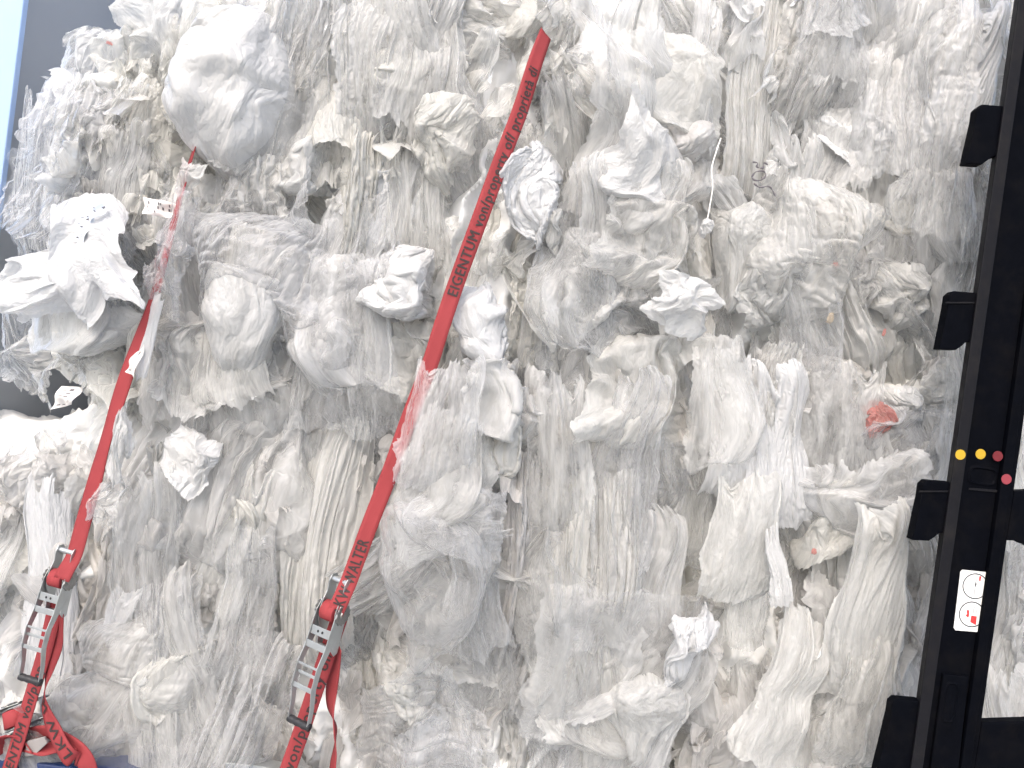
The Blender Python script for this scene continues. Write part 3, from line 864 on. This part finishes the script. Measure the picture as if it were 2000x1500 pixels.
# paper labels caught in the film, their print no longer legible
def label_scrap(key, corners, y, bars, mat):
    c = [W(u, v, y) for u, v in corners]
    me_bm = bmesh.new(); n = 10; gr = []
    for j in range(n):
        row = []
        for i in range(n):
            s_, t_ = i / (n - 1), j / (n - 1)
            q_ = (c[0] * (1 - s_) + c[1] * s_) * (1 - t_) + (c[3] * (1 - s_) + c[2] * s_) * t_
            row.append(me_bm.verts.new(q_ + Vector((0, 0.010 * math.sin(s_ * 7 + t_ * 3) - 0.004 * math.sin(t_ * 9), 0))))
        gr.append(row)
    for j in range(n - 1):
        for i in range(n - 1): me_bm.faces.new((gr[j][i], gr[j][i + 1], gr[j + 1][i + 1], gr[j + 1][i]))
    o = from_bm('paper_label', me_bm, mat, BALES[key][0], smooth=True)
    r_ = random.Random(3)
    bm = bmesh.new()
    for k in range(bars):
        s_, t_ = r_.uniform(.08, .85), r_.choice([.25, .5, .75])
        f = lambda s_, t_: (c[0] * (1 - s_) + c[1] * s_) * (1 - t_) + (c[3] * (1 - s_) + c[2] * s_) * t_ + Vector((0, 0.010 * math.sin(s_ * 7 + t_ * 3) - 0.004 * math.sin(t_ * 9) - 0.0015, 0))
        w_ = r_.uniform(.02, .05)
        bm.faces.new([bm.verts.new(f(a_, b_)) for a_, b_ in ((s_, t_ - .08), (s_ + w_, t_ - .08), (s_ + w_, t_ + .08), (s_, t_ + .08))])
    pr = from_bm('print', bm, M_PRINT, o)
    return o
M_PRINT = simple_mat('faded_print', (0.12, 0.11, 0.12), 0.7)
M_PAPR = simple_mat('crumpled_paper', (0.80, 0.76, 0.72), 0.8, scale=30, bump=0.4)
M_PAPB = simple_mat('bluish_paper', (0.78, 0.82, 0.90), 0.7, scale=30, bump=0.4)
label_scrap('A', [(280, 384), (344, 398), (336, 426), (277, 418)], -0.19, 14, M_PAPR)
label_scrap('A', [(140, 470), (158, 414), (186, 420), (164, 476)], -0.24, 10, M_PAPB)
label_scrap('A', [(158, 424), (200, 388), (212, 410), (176, 434)], -0.24, 9, M_PAPB)
label_scrap('A', [(244, 726), (262, 690), (284, 672), (262, 738)], -0.262, 5, M_PAPR)
label_scrap('D', [(98, 800), (118, 754), (164, 756), (140, 790)], -0.12, 12, M_PAPR)
# black squiggle printed on the film
bm = bmesh.new()
for poly in ([(1470, 316), (1480, 319), (1478, 326), (1490, 328), (1492, 318), (1500, 322)], [(1468, 346), (1476, 336), (1490, 334), (1496, 342), (1486, 352), (1474, 352), (1468, 346)], [(1472, 358), (1484, 366), (1502, 364), (1510, 374), (1515, 384)]):
    pts, _ = smooth_path([W(u, v, -0.215) for u, v in poly], 24)
    bm_tube(bm, pts, [0.0022 + 0.001 * math.sin(i) for i in range(24)], 6)
from_bm('printed_squiggle', bm, M_PRINT, BALES['C'][0])
# a thin white cord with a knotted end hanging over the upper middle bale
bm = bmesh.new()
pts, _ = smooth_path([W(1408, 270, -0.17), W(1399, 296, -0.20), W(1390, 330, -0.21), W(1392, 365, -0.215), W(1386, 405, -0.21), W(1380, 436, -0.21)], 30)
bm_tube(bm, pts, 0.0019, 8)
o = from_bm('cord', bm, simple_mat('white_cord', (0.8, 0.78, 0.73), 0.8, scale=80), BALES['B'][0], smooth=True)
pick('B', 'film_bundle', 7, 1378, 444, 24, 34, 20, W_, -.22, name='cord_knot')

# ------------------------------------------------------------------ back of the trailer
def tarp():
    n = 60
    x = np.linspace(-3.4, 3.6, n); z = np.linspace(FLOOR_Z, 3.4, n)
    X, Z = np.meshgrid(x, z)
    Y = 1.32 + 0.02 * fbm(X * 1.5, X * 0, Z * 0.5, 5, 3)
    for side in (0, 1):
        pass
    return np.stack([X, Y, Z], -1).astype(np.float32)
o = link('side_curtain', sheet_mesh('side_curtain', tarp(), M_TARP))
sm = o.modifiers.new('thick', 'SOLIDIFY'); sm.thickness = 0.006
tag(o, 'grey tarpaulin curtain behind the bales, seen above the upper left bale', 'curtain')
pw = W(46, 0, 0.22)
bm = bmesh.new(); bm_box(bm, (pw.x - 0.32, 0.235, 1.7), (0.64, 0.03, 3.6))
ep = from_bm('end_panel', bm, M_PANEL, bevel=0.006)
tag(ep, 'pale blue panel edge at the upper left corner beside the bale', 'panel')
bm = bmesh.new(); bm_box(bm, (pw.x - 0.33, 0.78, 1.7), (0.60, 1.05, 3.58))
from_bm('inner_wall', bm, M_TARP, ep)

bm = bmesh.new()
a0, a1 = W(-260, 1450, -0.205), W(262, 1514, -0.205)
dx = (a1 - a0)
bm_prism(bm, [a0, a1, a1 + Vector((0, 0, -0.16)), a0 + Vector((0, 0, -0.16))], Vector((0, 0.14, 0)))
o = from_bm('side_rail', bm, M_BLUE, bevel=0.006)
tag(o, 'blue painted trailer side rail under the coiled red strap at lower left', 'rail')

# ------------------------------------------------------------------ red lashing straps
def web_mat(name, col):
    q = NT(name)
    p = q.n('BsdfPrincipled', Roughness=0.75)
    p.inputs['Specular IOR Level'].default_value = 0.25
    tc = q.n('TexCoord')
    mp = q.n('Mapping', Scale=(1, 1, 1)); q.t.links.new(tc.outputs['UV'], mp.inputs[0])
    wv = q.n('TexWave', Scale=95.0, Distortion=0.4); wv.bands_direction = 'Y'; q.t.links.new(mp.outputs[0], wv.inputs['Vector'])
    n = q.n('TexNoise', Scale=9.0, Detail=6.0); q.t.links.new(tc.outputs['Object'], n.inputs['Vector'])
    c = q.mixc(n.outputs[0], tuple(x * 0.8 for x in col) + (1,), tuple(min(1, x * 1.2) for x in col) + (1,))
    c = q.mixc(q.math('MULTIPLY', wv.outputs[1], 0.2), c, tuple(x * 0.55 for x in col) + (1,))
    q.set(p.inputs['Base Color'], c)
    b = q.n('Bump', Strength=0.35, Distance=0.001); q.t.links.new(wv.outputs[1], b.inputs['Height']); q.t.links.new(b.outputs[0], p.inputs['Normal'])
    q.t.links.new(p.outputs[0], q.out.inputs[0])
    return q.m
M_RED = web_mat('red_webbing', (0.285, 0.042, 0.046))
M_INK = simple_mat('black_ink', (0.03, 0.018, 0.018), 0.7, var=0.2)

class Ribbon:
    def __init__(s, pts, width, twist=(0, 0), n=160):
        """pts: (u, v, y[, twist]) in photo pixels and depth"""
        P4 = [(*W(p[0], p[1], p[2]), p[3] if len(p) > 3 else 0.0) for p in pts]
        arr, s.len = smooth_path(P4, n)
        s.C, s.tw = arr[:, :3], np.radians(arr[:, 3])
        T = np.gradient(s.C, axis=0); T /= np.linalg.norm(T, axis=1, keepdims=True)
        F = np.tile([0, -1.0, 0], (n, 1))
        F -= T * (F * T).sum(1, keepdims=True); F /= np.linalg.norm(F, axis=1, keepdims=True)
        Wd = np.cross(F, T)
        c, si = np.cos(s.tw)[:, None], np.sin(s.tw)[:, None]
        s.A = Wd * c + F * si
        s.N = F * c - Wd * si
        s.w = width
        s.S = np.linspace(0, s.len, n)
    def at(s, d, t, out=0.0):
        f = lambda A: np.array([np.interp(d, s.S, A[:, k]) for k in range(3)])
        return Vector(f(s.C) + f(s.A) * t + f(s.N) * out)
    def mesh(s, name, parent, mat=None, thick=0.0024):
        bm = bmesh.new()
        uvl = bm.loops.layers.uv.new('UVMap')
        k = 5
        prof = [((i / (k - 1) - 0.5) * s.w, thick / 2 + 0.0006 * math.cos(i / (k - 1) * 2 * math.pi)) for i in range(k)]
        prof = prof + [(x, -thick / 2) for x, _ in prof[::-1]]
        rings = [[bm.verts.new(s.C[i] + s.A[i] * t + s.N[i] * o) for t, o in prof] for i in range(len(s.C))]
        m = len(prof)
        for i in range(len(rings) - 1):
            for j in range(m):
                f = bm.faces.new((rings[i][j], rings[i][(j + 1) % m], rings[i + 1][(j + 1) % m], rings[i + 1][j]))
                for lp, (jj, ii) in zip(f.loops, ((j, i), (j + 1, i), (j + 1, i + 1), (j, i + 1))):
                    lp[uvl].uv = (jj / m, s.S[ii])
                f.smooth = True
        bm.faces.new(rings[0][::-1]); bm.faces.new(rings[-1])
        return from_bm(name, bm, mat or M_RED, parent)
    def text(s, txt, start, end, size, parent, name='lettering'):
        """print running from distance start to end along the strap, letter tops to the left of its upward run"""
        vs_, fs_ = [], []
        for k, (dx, dy) in enumerate(((0, 0), (0.022, 0.0), (-0.022, 0.0), (0, 0.016), (0, -0.016))):
            cu = bpy.data.curves.new('txt', 'FONT')
            cu.body = txt; cu.size = size; cu.space_character = 1.12; cu.resolution_u = 3
            ob = bpy.data.objects.new('txt', cu); COL.objects.link(ob)
            me = bpy.data.meshes.new_from_object(ob.evaluated_get(bpy.context.evaluated_depsgraph_get()))
            bpy.data.objects.remove(ob); bpy.data.curves.remove(cu)
            co = [v.co.copy() for v in me.vertices]
            x0, x1 = min(c.x for c in co), max(c.x for c in co)
            n0 = len(vs_)
            for c in co:
                d = start + (c.x - x0) / (x1 - x0) * (end - start) + dx * size
                vs_.append(s.at(min(max(d, 0), s.len), c.y + dy * size - size * 0.34, 0.0024 + 0.00012 * k))
            fs_ += [[n0 + i for i in p.vertices] for p in me.polygons]
            bpy.data.meshes.remove(me)
        me = bpy.data.meshes.new(name)
        me.from_pydata(vs_, [], fs_)
        me.materials.append(M_INK)
        return link(name, me, None, parent)

M_ZINC = simple_mat('zinc_plated_steel', (0.44, 0.46, 0.46), 0.36, metal=0.75, var=0.12, scale=30, dirtcol=(0.30, 0.29, 0.27), dirt=0.5)
M_DARKZ = simple_mat('dull_steel', (0.26, 0.26, 0.25), 0.4, metal=0.8, var=0.25, scale=50, dirtcol=(0.10, 0.09, 0.08), dirt=0.5)
M_GRIP = simple_mat('black_rubber', (0.018, 0.018, 0.02), 0.5, scale=60, bump=0.3)

def ratchet(parent, O, S, T, twist=0.0, wrap=True, scale=1.0):
    """ratchet buckle; s runs up the strap, t across it, n out towards the viewer"""
    S = S.normalized(); Nn = S.cross(T).normalized() if False else None
    F = Vector((0, -1, 0)); F = (F - S * F.dot(S)).normalized()
    Tt = F.cross(S).normalized() * -1
    if Tt.x < 0: Tt = -Tt
    c, s_ = math.cos(twist), math.sin(twist)
    T2 = Tt * c + F * s_
    N2 = F * c - Tt * s_
    M = Matrix(((T2.x, S.x, N2.x, O.x), (T2.y, S.y, N2.y, O.y), (T2.z, S.z, N2.z, O.z), (0, 0, 0, 1)))
    M = M @ Matrix.Scale(scale, 4)
    def fin(name, bm, mat, bev=0.0, smooth=False):
        for v in bm.verts: v.co.x *= 0.80
        bmesh.ops.transform(bm, matrix=M, verts=bm.verts[:])
        return from_bm(name, bm, mat, parent, bevel=bev, smooth=smooth)
    for sg in (-1, 1):
        bm = bmesh.new()                       # base frame cheek
        prof = [(0.104, -0.004), (0.102, 0.018), (0.085, 0.026), (0.055, 0.024), (0.03, 0.034), (0.0, 0.040), (-0.03, 0.034), (-0.06, 0.020), (-0.115, 0.014), (-0.128, 0.0), (-0.12, -0.014), (-0.03, -0.016), (0.05, -0.012), (0.09, -0.014)]
        bm_prism(bm, [Vector((sg * 0.0345, p, n)) for p, n in prof], Vector((sg * 0.003, 0, 0)))
        fin('frame_cheek', bm, M_ZINC, 0.0007)
        bm = bmesh.new()                       # toothed wheel
        k = 26
        pts = []
        for i in range(k):
            r = 0.0325 if i % 2 else 0.0275
            an = 2 * math.pi * (i + (0.3 if i % 2 else 0)) / k
            pts.append(Vector((sg * 0.0478, r * math.cos(an), 0.016 + r * math.sin(an))))
        bm_prism(bm, pts, Vector((sg * 0.004, 0, 0)))
        r = bmesh.ops.create_cone(bm, cap_ends=True, segments=20, radius1=0.015, radius2=0.013, depth=0.006, matrix=Matrix.Translation((sg * 0.0535, 0, 0.016)) @ Matrix.Rotation(R(90) * sg, 4, 'Y'))
        fin('ratchet_wheel', bm, M_DARKZ, 0.0004)
        bm = bmesh.new()                       # handle arm, bowed outwards
        top = [(0.028, 0.030), (0.0, 0.044), (-0.05, 0.052), (-0.095, 0.058), (-0.15, 0.075), (-0.21, 0.078), (-0.27, 0.062), (-0.325, 0.058)]
        bot = [(-0.332, 0.040), (-0.27, 0.044), (-0.21, 0.056), (-0.15, 0.051), (-0.10, 0.030), (-0.05, 0.012), (0.0, -0.008), (0.024, 0.002)]
        bm_prism(bm, [Vector((sg * 0.0435, p, n)) for p, n in top + bot], Vector((sg * 0.0028, 0, 0)))
        fin('handle_arm', bm, M_ZINC, 0.0007)
    for p, n, hh in ((-0.098, 0.054, 0.020), (-0.152, 0.070, 0.007), (-0.178, 0.064, 0.009), (-0.215, 0.070, 0.014)):
        bm = bmesh.new(); bm_box(bm, (0, p, n), (0.0868, hh, 0.0035))
        fin('crossbar', bm, M_ZINC, 0.0012)
    bm = bmesh.new(); bm_box(bm, (0, -0.058, 0.046), (0.0866, 0.026, 0.003))
    fin('pawl_plate', bm, M_ZINC, 0.001)
    for t in (-0.012, 0.008):
        bm = bmesh.new(); bmesh.ops.create_cone(bm, cap_ends=True, segments=14, radius1=0.004, radius2=0.004, depth=0.0012, matrix=Matrix.Translation((t, -0.058, 0.0482)))
        fin('rivet', bm, M_GRIP)
    bm = bmesh.new(); bm_tube(bm, [(-0.036, 0.088, 0.008), (0.036, 0.088, 0.008)], 0.009, 14)
    fin('top_bolt', bm, M_ZINC, smooth=False)
    bm = bmesh.new(); bm_tube(bm, [(-0.036, -0.112, 0.0), (0.036, -0.112, 0.0)], 0.007, 14)
    fin('bottom_bolt', bm, M_ZINC)
    bm = bmesh.new()
    xs = np.linspace(-0.049, 0.049, 13)
    bm_tube(bm, [(x, -0.322 , 0.049) for x in xs], [0.0125 - 0.0035 * abs(math.cos(3.4 * i / 12 * 3.14)) * 0.6 for i in range(13)], 16)
    fin('grip', bm, M_GRIP, smooth=True)
    if wrap:
        bm = bmesh.new()                       # webbing wound on the spindle
        bm_tube(bm, [(-0.029, 0, 0.020), (-0.028, 0, 0.020), (0.028, 0, 0.020), (0.029, 0, 0.020)], [0.026, 0.029, 0.029, 0.026], 28)
        fin('wound_webbing', bm, M_RED, smooth=True)
    return M

WEBW = 0.047
TXT = 'EIGENTUM von/property of/ propriet\u00e0 di LKW WALTER'
# ---- right strap
O2 = W(656, 1192, -0.25)
S2 = W(690, 1090, -0.24) - W(618, 1395, -0.25)
st = empty('lashing_strap', O2)
tag(st, 'red lettered lashing strap whose large zinc ratchet hangs right of the lower middle, running to the top', 'strap', 'red lashing straps')
st['label'] = 'red lettered ratchet strap crossing the middle bales, its print reading EIGENTUM'
rb = Ribbon([(654, 1198, -0.290), (668, 1166, -0.286), (682, 1134, -0.262), (700, 1085, -0.255), (727, 1012, -0.25), (762, 922, -0.245), (800, 815, -0.24), (838, 716, -0.235), (862, 640, -0.235), (893, 548, -0.23, 6),
             (940, 420, -0.23, 8), (982, 305, -0.22, 14), (1016, 215, -0.20, 20), (1046, 120, -0.17, 30), (1066, 66, -0.10, 40)], WEBW)
web = rb.mesh('webbing', st)
# find run lengths for print positions
def run(rb, u, v, y=-0.23):
    p = np.array(W(u, v, y)); return float(rb.S[np.argmin(((rb.C - p) ** 2).sum(1))])
L0 = run(rb, 643, 1212); L1 = run(rb, 716, 1050)
rb.text('LKW WALTER', 0.008, run(rb, 714, 1050), 0.045, web)
a_, b_ = run(rb, 887, 577), run(rb, 1050, 108)
rb.text('EIGENTUM von/property of/ propriet\u00e0 di', a_, b_, 0.042, web)
rl = Ribbon([(470, 1760, -0.20), (520, 1620, -0.21), (567, 1490, -0.215), (600, 1395, -0.22), (640, 1275, -0.235), (664, 1204, -0.25)], WEBW)
low = rl.mesh('anchor_webbing', st)
a_ = run(rl, 560, 1508); b_ = run(rl, 641, 1270)
rl.text('von/property of/', a_, b_, 0.042, low)
ratchet(st, O2, S2, None, R(27), scale=0.96)
tl = Ribbon([(662, 1262, -0.235, 60), (656, 1300, -0.22, 48), (648, 1345, -0.21, 38), (646, 1385, -0.21, 55), (655, 1425, -0.21, 86), (655, 1460, -0.21, 72), (650, 1500, -0.22, 60), (646, 1560, -0.22, 60)], WEBW)
tl.mesh('loose_tail', st)

# ---- left strap
O1 = W(124, 1128, -0.25)
S1 = W(150, 1085, -0.24) - W(100, 1310, -0.25)
st = empty('lashing_strap', O1)
tag(st, 'red ratchet strap at the left, partly buried under film, its tail drooping in a loop', 'strap', 'red lashing straps')
rb = Ribbon([(120, 1132, -0.292, -8), (130, 1112, -0.284, -8), (146, 1082, -0.262, -10), (163, 1020, -0.25, -10), (184, 945, -0.245, -14), (207, 860, -0.24, -30), (240, 755, -0.235, -16), (268, 672, -0.23, -30), (300, 585, -0.22, -38),
             (326, 488, -0.21, -44), (346, 410, -0.20, -48), (366, 335, -0.18, -55), (386, 268, -0.15, -60), (398, 225, -0.07, -60)], WEBW)
rb.mesh('webbing', st)
rl = Ribbon([(-40, 1660, -0.235, -18), (-8, 1575, -0.235, -18), (22, 1490, -0.235, -18), (58, 1370, -0.235, -18), (88, 1270, -0.235, -14), (112, 1170, -0.25, -10)], WEBW)
low = rl.mesh('anchor_webbing', st)
a_ = run(rl, 12, 1518); b_ = run(rl, 78, 1300)
rl.text('GENTUM von/prop', a_, b_, 0.042, low)
ratchet(st, O1, S1, None, R(10), scale=0.86)
tl = Ribbon([(112, 1185, -0.25, 20), (116, 1225, -0.245, 38), (112, 1260, -0.24, 30), (97, 1300, -0.235, 30), (88, 1345, -0.235, 62), (90, 1385, -0.24, 34), (106, 1425, -0.25, 10), (128, 1468, -0.265, 4), (146, 1482, -0.25, -30), (150, 1460, -0.215, -60)], WEBW)
t_ = tl.mesh('loose_tail', st)
class Rev: pass
def rev_text(tl, txt, u0, v0, u1, v1, size, parent):
    a = run(tl, u0, v0); b = run(tl, u1, v1)
    rv = Ribbon.__new__(Ribbon)
    rv.C, rv.A, rv.N, rv.S, rv.len = tl.C[::-1].copy(), -tl.A[::-1].copy(), tl.N[::-1].copy(), tl.S, tl.len
    rv.text(txt, tl.len - a, tl.len - b, size, parent)
rev_text(tl, 'di LKW W', 124, 1462, 88, 1352, 0.040, t_)

# ---- third strap, mostly out of frame at the lower left
st = empty('lashing_strap', W(20, 1420, -0.2))
tag(st, 'slack red strap heaped on the blue rail in the lower left corner', 'strap', 'red lashing straps')
ratchet(st, W(40, 1402, -0.17), W(92, 1388, -0.19) - W(0, 1428, -0.17), None, R(20))
for pts in ([(60, 1432, -0.20, 30), (92, 1430, -0.22, 20), (128, 1446, -0.23, 10), (156, 1468, -0.24, 0), (172, 1500, -0.24, -10), (182, 1560, -0.22, -10)],
            [(20, 1462, -0.19, -40), (50, 1452, -0.21, -50), (88, 1462, -0.22, -60), (120, 1456, -0.21, -50), (150, 1476, -0.20, -40)],
            [(8, 1470, -0.2, 60), (4, 1452, -0.21, 70), (14, 1440, -0.22, 60), (40, 1448, -0.22, 40), (66, 1470, -0.22, 60)]):
    Ribbon(pts, WEBW, n=60).mesh('slack_webbing', st)
bm = bmesh.new()
pad = [W(46, 1478, -0.225), W(52, 1448, -0.235), (W(86, 1440, -0.24)), W(92, 1452, -0.24), W(66, 1476, -0.235)]
bm_prism(bm, pad, Vector((0, 0.01, 0)))
from_bm('edge_pad', bm, simple_mat('grey_felt', (0.27, 0.25, 0.24), 0.9, scale=40), st, bevel=0.003)

bm = bmesh.new()
bm_prism(bm, [W(440, 1489, -0.2), W(505, 1496, -0.2), W(560, 1508, -0.2), W(560, 1530, -0.2), W(438, 1530, -0.2)], Vector((0, 0.05, 0)))
o = from_bm('steel_bracket', bm, M_ZINC, bevel=0.003)
tag(o, 'grey steel corner just rising over the bottom edge, left of the middle strap', 'bracket')

# ------------------------------------------------------------------ black post
M_BLACK = simple_mat('black_coated_steel', (0.0022, 0.0026, 0.0042), 0.55, var=0.4, scale=26, bump=0.25, spec=0.02, dirtcol=(0.009, 0.008, 0.0075), dirt=0.4)
M_EDGE = simple_mat('lighter_black_steel', (0.009, 0.009, 0.011), 0.55, var=0.3, scale=30, bump=0.3, spec=0.08, dirtcol=(0.024, 0.021, 0.018), dirt=0.4)  # lighter black for the left flange, pocket ridges and cross lip
YP = -0.40
xl = lambda v: 1957 - (v - 233) * 0.1404
UPV = (W(xl(0), 0, YP) - W(xl(1400), 1400, YP)).normalized()
RTV = UPV.cross(Vector((0, 1, 0))).normalized()
if RTV.x < 0: RTV = -RTV
PO = W(xl(1500), 1500, YP)
post = empty('stanchion_post', PO)
tag(post, 'leaning black steel post at the right edge with slat pockets and stickers', 'post')
PM = (DIST + YP) / DIST * MM
def L(u, v, c=0.0):
    """photo pixel -> (right, up) on the post, for a face set back by -c"""
    k = (DIST + YP - c) / (DIST + YP)
    d = W(1000 + (u - 1000) * k, 750 + (v - 750) * k, YP) - PO
    return d.dot(RTV), d.dot(UPV)
def G(a, b, c):
    return PO + RTV * a + UPV * b + Vector((0, -c, 0))
def extr(name, pts, b0, b1, mat, bev=0.002):
    """profile pts (a,c) run along the post from b0 to b1"""
    bm = bmesh.new(); bm_prism(bm, [G(a, b0, c) for a, c in pts], UPV * (b1 - b0))
    return from_bm(name, bm, mat, post, bevel=bev)
def plate(name, pix, c, th, mat, bev=0.003):
    bm = bmesh.new(); bm_prism(bm, [G(*L(u, v, c), c) for u, v in pix], Vector((0, th, 0)))
    return from_bm(name, bm, mat, post, bevel=bev)
p1 = 1.0 * PM
WTOT, FL = 130 * PM, 24 * PM
B0, B1 = -0.35, 2.6
extr('channel', [(FL + 0.001, -0.018), (WTOT - 31 * PM - 0.001, -0.018), (WTOT - 31 * PM - 0.001, -0.045), (FL + 0.001, -0.045)], B0, B1, M_BLACK)
extr('flange', [(0, 0), (FL, 0), (FL, -0.045), (0.012, -0.045)], B0, B1, M_EDGE, 0.004)
extr('flange', [(WTOT - 31 * PM, -0.004), (WTOT - 12 * PM, -0.004), (WTOT - 10 * PM, -0.012), (WTOT, -0.012), (WTOT, -0.045), (WTOT - 31 * PM, -0.045)], B0, B1, M_BLACK, 0.003)
# slat pockets on the left, open notch below
def pocket(u0, v0, u1, v1, right=False, lip=True):
    """pocket between (u0,v0) top outer corner and (u1,v1) bottom outer corner; the inner side meets the post"""
    e0, e1 = (xl(v0 + 6) + 3, xl(v1) + 3) if not right else (xl(v0) + 126, xl(v1) + 126)
    sg = 1 if not right else -1
    w = abs(e1 - u1)
    pix = [(u0 + 12 * sg, v0), (e0, v0 + 4), (e1, v1 - 14), (u1 + sg * w * 0.78, v1 - 15), (u1 + sg * w * 0.66, v1 - 8), (u1 + sg * w * 0.55, v1 + 2), (u1, v1), (u1 + sg * 4, v1 - 12), (u0 + sg * 1, v0 + 30), (u0 + 3 * sg, v0 + 8)]
    o = plate('slat_pocket', pix, -0.010, 0.034, M_BLACK, 0.004)
    if lip:
        for dv in (22, 27):
            k = (dv) / (v1 - v0)
            ua = u0 + (u1 - u0) * k + 2 * sg; ub = e0 + (e1 - e0) * k
            bm = bmesh.new(); bm_prism(bm, [G(*L(ua, v0 + dv - 1), -0.0095), G(*L(ub, v0 + dv - 1), -0.0095), G(*L(ub, v0 + dv + 2), -0.0095), G(*L(ua, v0 + dv + 2), -0.0095)], Vector((0, -0.003, 0)))
            r = from_bm('ridge', bm, M_EDGE, o); r.matrix_parent_inverse = Matrix.Translation(-PO)
            r.parent = o
            r.matrix_parent_inverse = o.matrix_basis.inverted()
            break
    return o
pocket(1906, 203, 1886, 319, lip=False)
pocket(1851, 568, 1834, 682)
pocket(1800, 938, 1781, 1055)
pocket(1740, 1366, 1700, 1560, lip=False)
pocket(2090, 955, 2080, 1070, right=True, lip=False)
pocket(2060, 1408, 2050, 1560, right=True, lip=False)
def disc(u, v, c, r, mat):
    a, b = L(u, v, c)
    bm = bmesh.new(); bm_prism(bm, [G(a + r * math.cos(t), b + r * math.sin(t), c) for t in np.linspace(0, 2 * math.pi, 28, endpoint=False)], Vector((0, 0.0012, 0)))
    return bm
M_YEL = simple_mat('yellow_sticker', (0.46, 0.29, 0.012), 0.4, var=0.08)
M_RSTK = simple_mat('red_sticker', (0.13, 0.005, 0.01), 0.4, var=0.08)
M_PINK = simple_mat('pink_red_sticker', (0.24, 0.03, 0.042), 0.4, var=0.08)
for u, v, c, m, lb in ((1876, 888, 0.0014, M_YEL, None), (1915.5, 887, -0.0166, M_YEL, None), (1949, 891, -0.0026, M_RSTK, 'dark red round sticker'), (1966, 936, -0.0026, M_PINK, 'pinkish red round sticker')):
    from_bm('dot_sticker', disc(u, v, c, 10 * PM, m), m, post, bevel=0.0003)
# hand slots: raised oval rims
def ring(u, v, rw, rh, c, wd, mat, name):
    a, b = L(u, v, c)
    bm = bmesh.new()
    pts = []
    k = 40
    for t in np.linspace(0, 2 * math.pi, k, endpoint=False):
        ct, stt = math.cos(t), math.sin(t)
        pts.append((a + rw * math.copysign(abs(ct) ** 0.5, ct), b + rh * math.copysign(abs(stt) ** 0.5, stt)))
    out = [bm.verts.new(G(x, y, c)) for x, y in pts]
    inn = [bm.verts.new(G(a + (x - a) * (1 - wd / rw), b + (y - b) * (1 - wd / rh), c + 0.0035)) for x, y in pts]
    inn2 = [bm.verts.new(G(a + (x - a) * (1 - 1.7 * wd / rw), b + (y - b) * (1 - 1.7 * wd / rh), c - 0.001)) for x, y in pts]
    for A, B in ((out, inn), (inn, inn2)):
        for i in range(k): bm.faces.new((A[i], A[(i + 1) % k], B[(i + 1) % k], B[i]))
    bm.faces.new(inn2)
    return from_bm(name, bm, mat, post, smooth=False)
ring(1919, 930, 30 * PM, 20 * PM, -0.0175, 0.006, M_BLACK, 'hand_slot')
plate('latch_plate', [(1843, 1316), (1892, 1322), (1872, 1500), (1866, 1560), (1812, 1560), (1818, 1500)], -0.008, 0.012, M_BLACK)
a = ring(1855, 1372, 16 * PM, 42 * PM, -0.0085, 0.006, M_BLACK, 'hand_slot')
plate('cross_lip', [(1893, 953), (1950, 957), (1949, 962), (1892, 957)], -0.0155, 0.003, M_EDGE, 0.0005)
# printed instruction sticker
M_PAPER = simple_mat('white_sticker', (0.78, 0.775, 0.75), 0.45, var=0.03)
stk = plate('instruction_sticker', [(1880, 1113), (1876, 1117), (1863, 1226), (1866, 1231), (1916, 1235), (1931, 1120), (1931, 1118)], -0.0158, 0.0022, M_PAPER, 0.0004)
def on_stk(name, bm, mat):
    o = from_bm(name, bm, mat, stk)
    o.matrix_parent_inverse = stk.matrix_basis.inverted()
    return o
def circle_line(u, v, r, wd):
    a, b = L(u, v, -0.0154); bm = bmesh.new(); k = 48; A = []; Bq = []
    for t in np.linspace(0, 2 * math.pi, k, endpoint=False):
        A.append(bm.verts.new(G(a + r * math.cos(t), b + r * math.sin(t), -0.0154))); Bq.append(bm.verts.new(G(a + (r - wd) * math.cos(t), b + (r - wd) * math.sin(t), -0.0154)))
    for i in range(k): bm.faces.new((A[i], A[(i + 1) % k], Bq[(i + 1) % k], Bq[i]))
    return bm
M_LINE = simple_mat('black_print', (0.03, 0.03, 0.035), 0.5)
M_GPR = simple_mat('grey_print', (0.35, 0.35, 0.36), 0.5)
M_RPR = simple_mat('red_print', (0.55, 0.03, 0.03), 0.5)
def shape(pix, mat, name):
    bm = bmesh.new(); bm.faces.new([bm.verts.new(G(*L(u, v, -0.0153), -0.0153)) for u, v in pix]); on_stk(name, bm, mat)
on_stk('printed_circle', circle_line(1905, 1145, 25.5 * PM, 2.2 * PM), M_LINE)
on_stk('printed_circle', circle_line(1898, 1200, 25.5 * PM, 2.2 * PM), M_LINE)
shape([(1897, 1202), (1908, 1204), (1906, 1221), (1895, 1215)], M_RPR, 'red_block_mark')
shape([(1888, 1191), (1893, 1192), (1893, 1201), (1891, 1207), (1886, 1202), (1889, 1199)], M_RPR, 'red_arrow_mark')
shape([(1913, 1125), (1917, 1126), (1915, 1135), (1912, 1134)], M_RPR, 'red_arrow_mark')
shape([(1906, 1130), (1908, 1130), (1903, 1166), (1901, 1166)], M_GPR, 'grey_rod_mark')
shape([(1905, 1138), (1909, 1140), (1906, 1146), (1903, 1143)], M_GPR, 'grey_rod_mark')
shape([(1902, 1185), (1904, 1185), (1901, 1200), (1899, 1200)], M_GPR, 'grey_rod_mark')
shape([(1908, 1186), (1909.5, 1186), (1907, 1200), (1905.5, 1200)], M_GPR, 'grey_rod_mark')
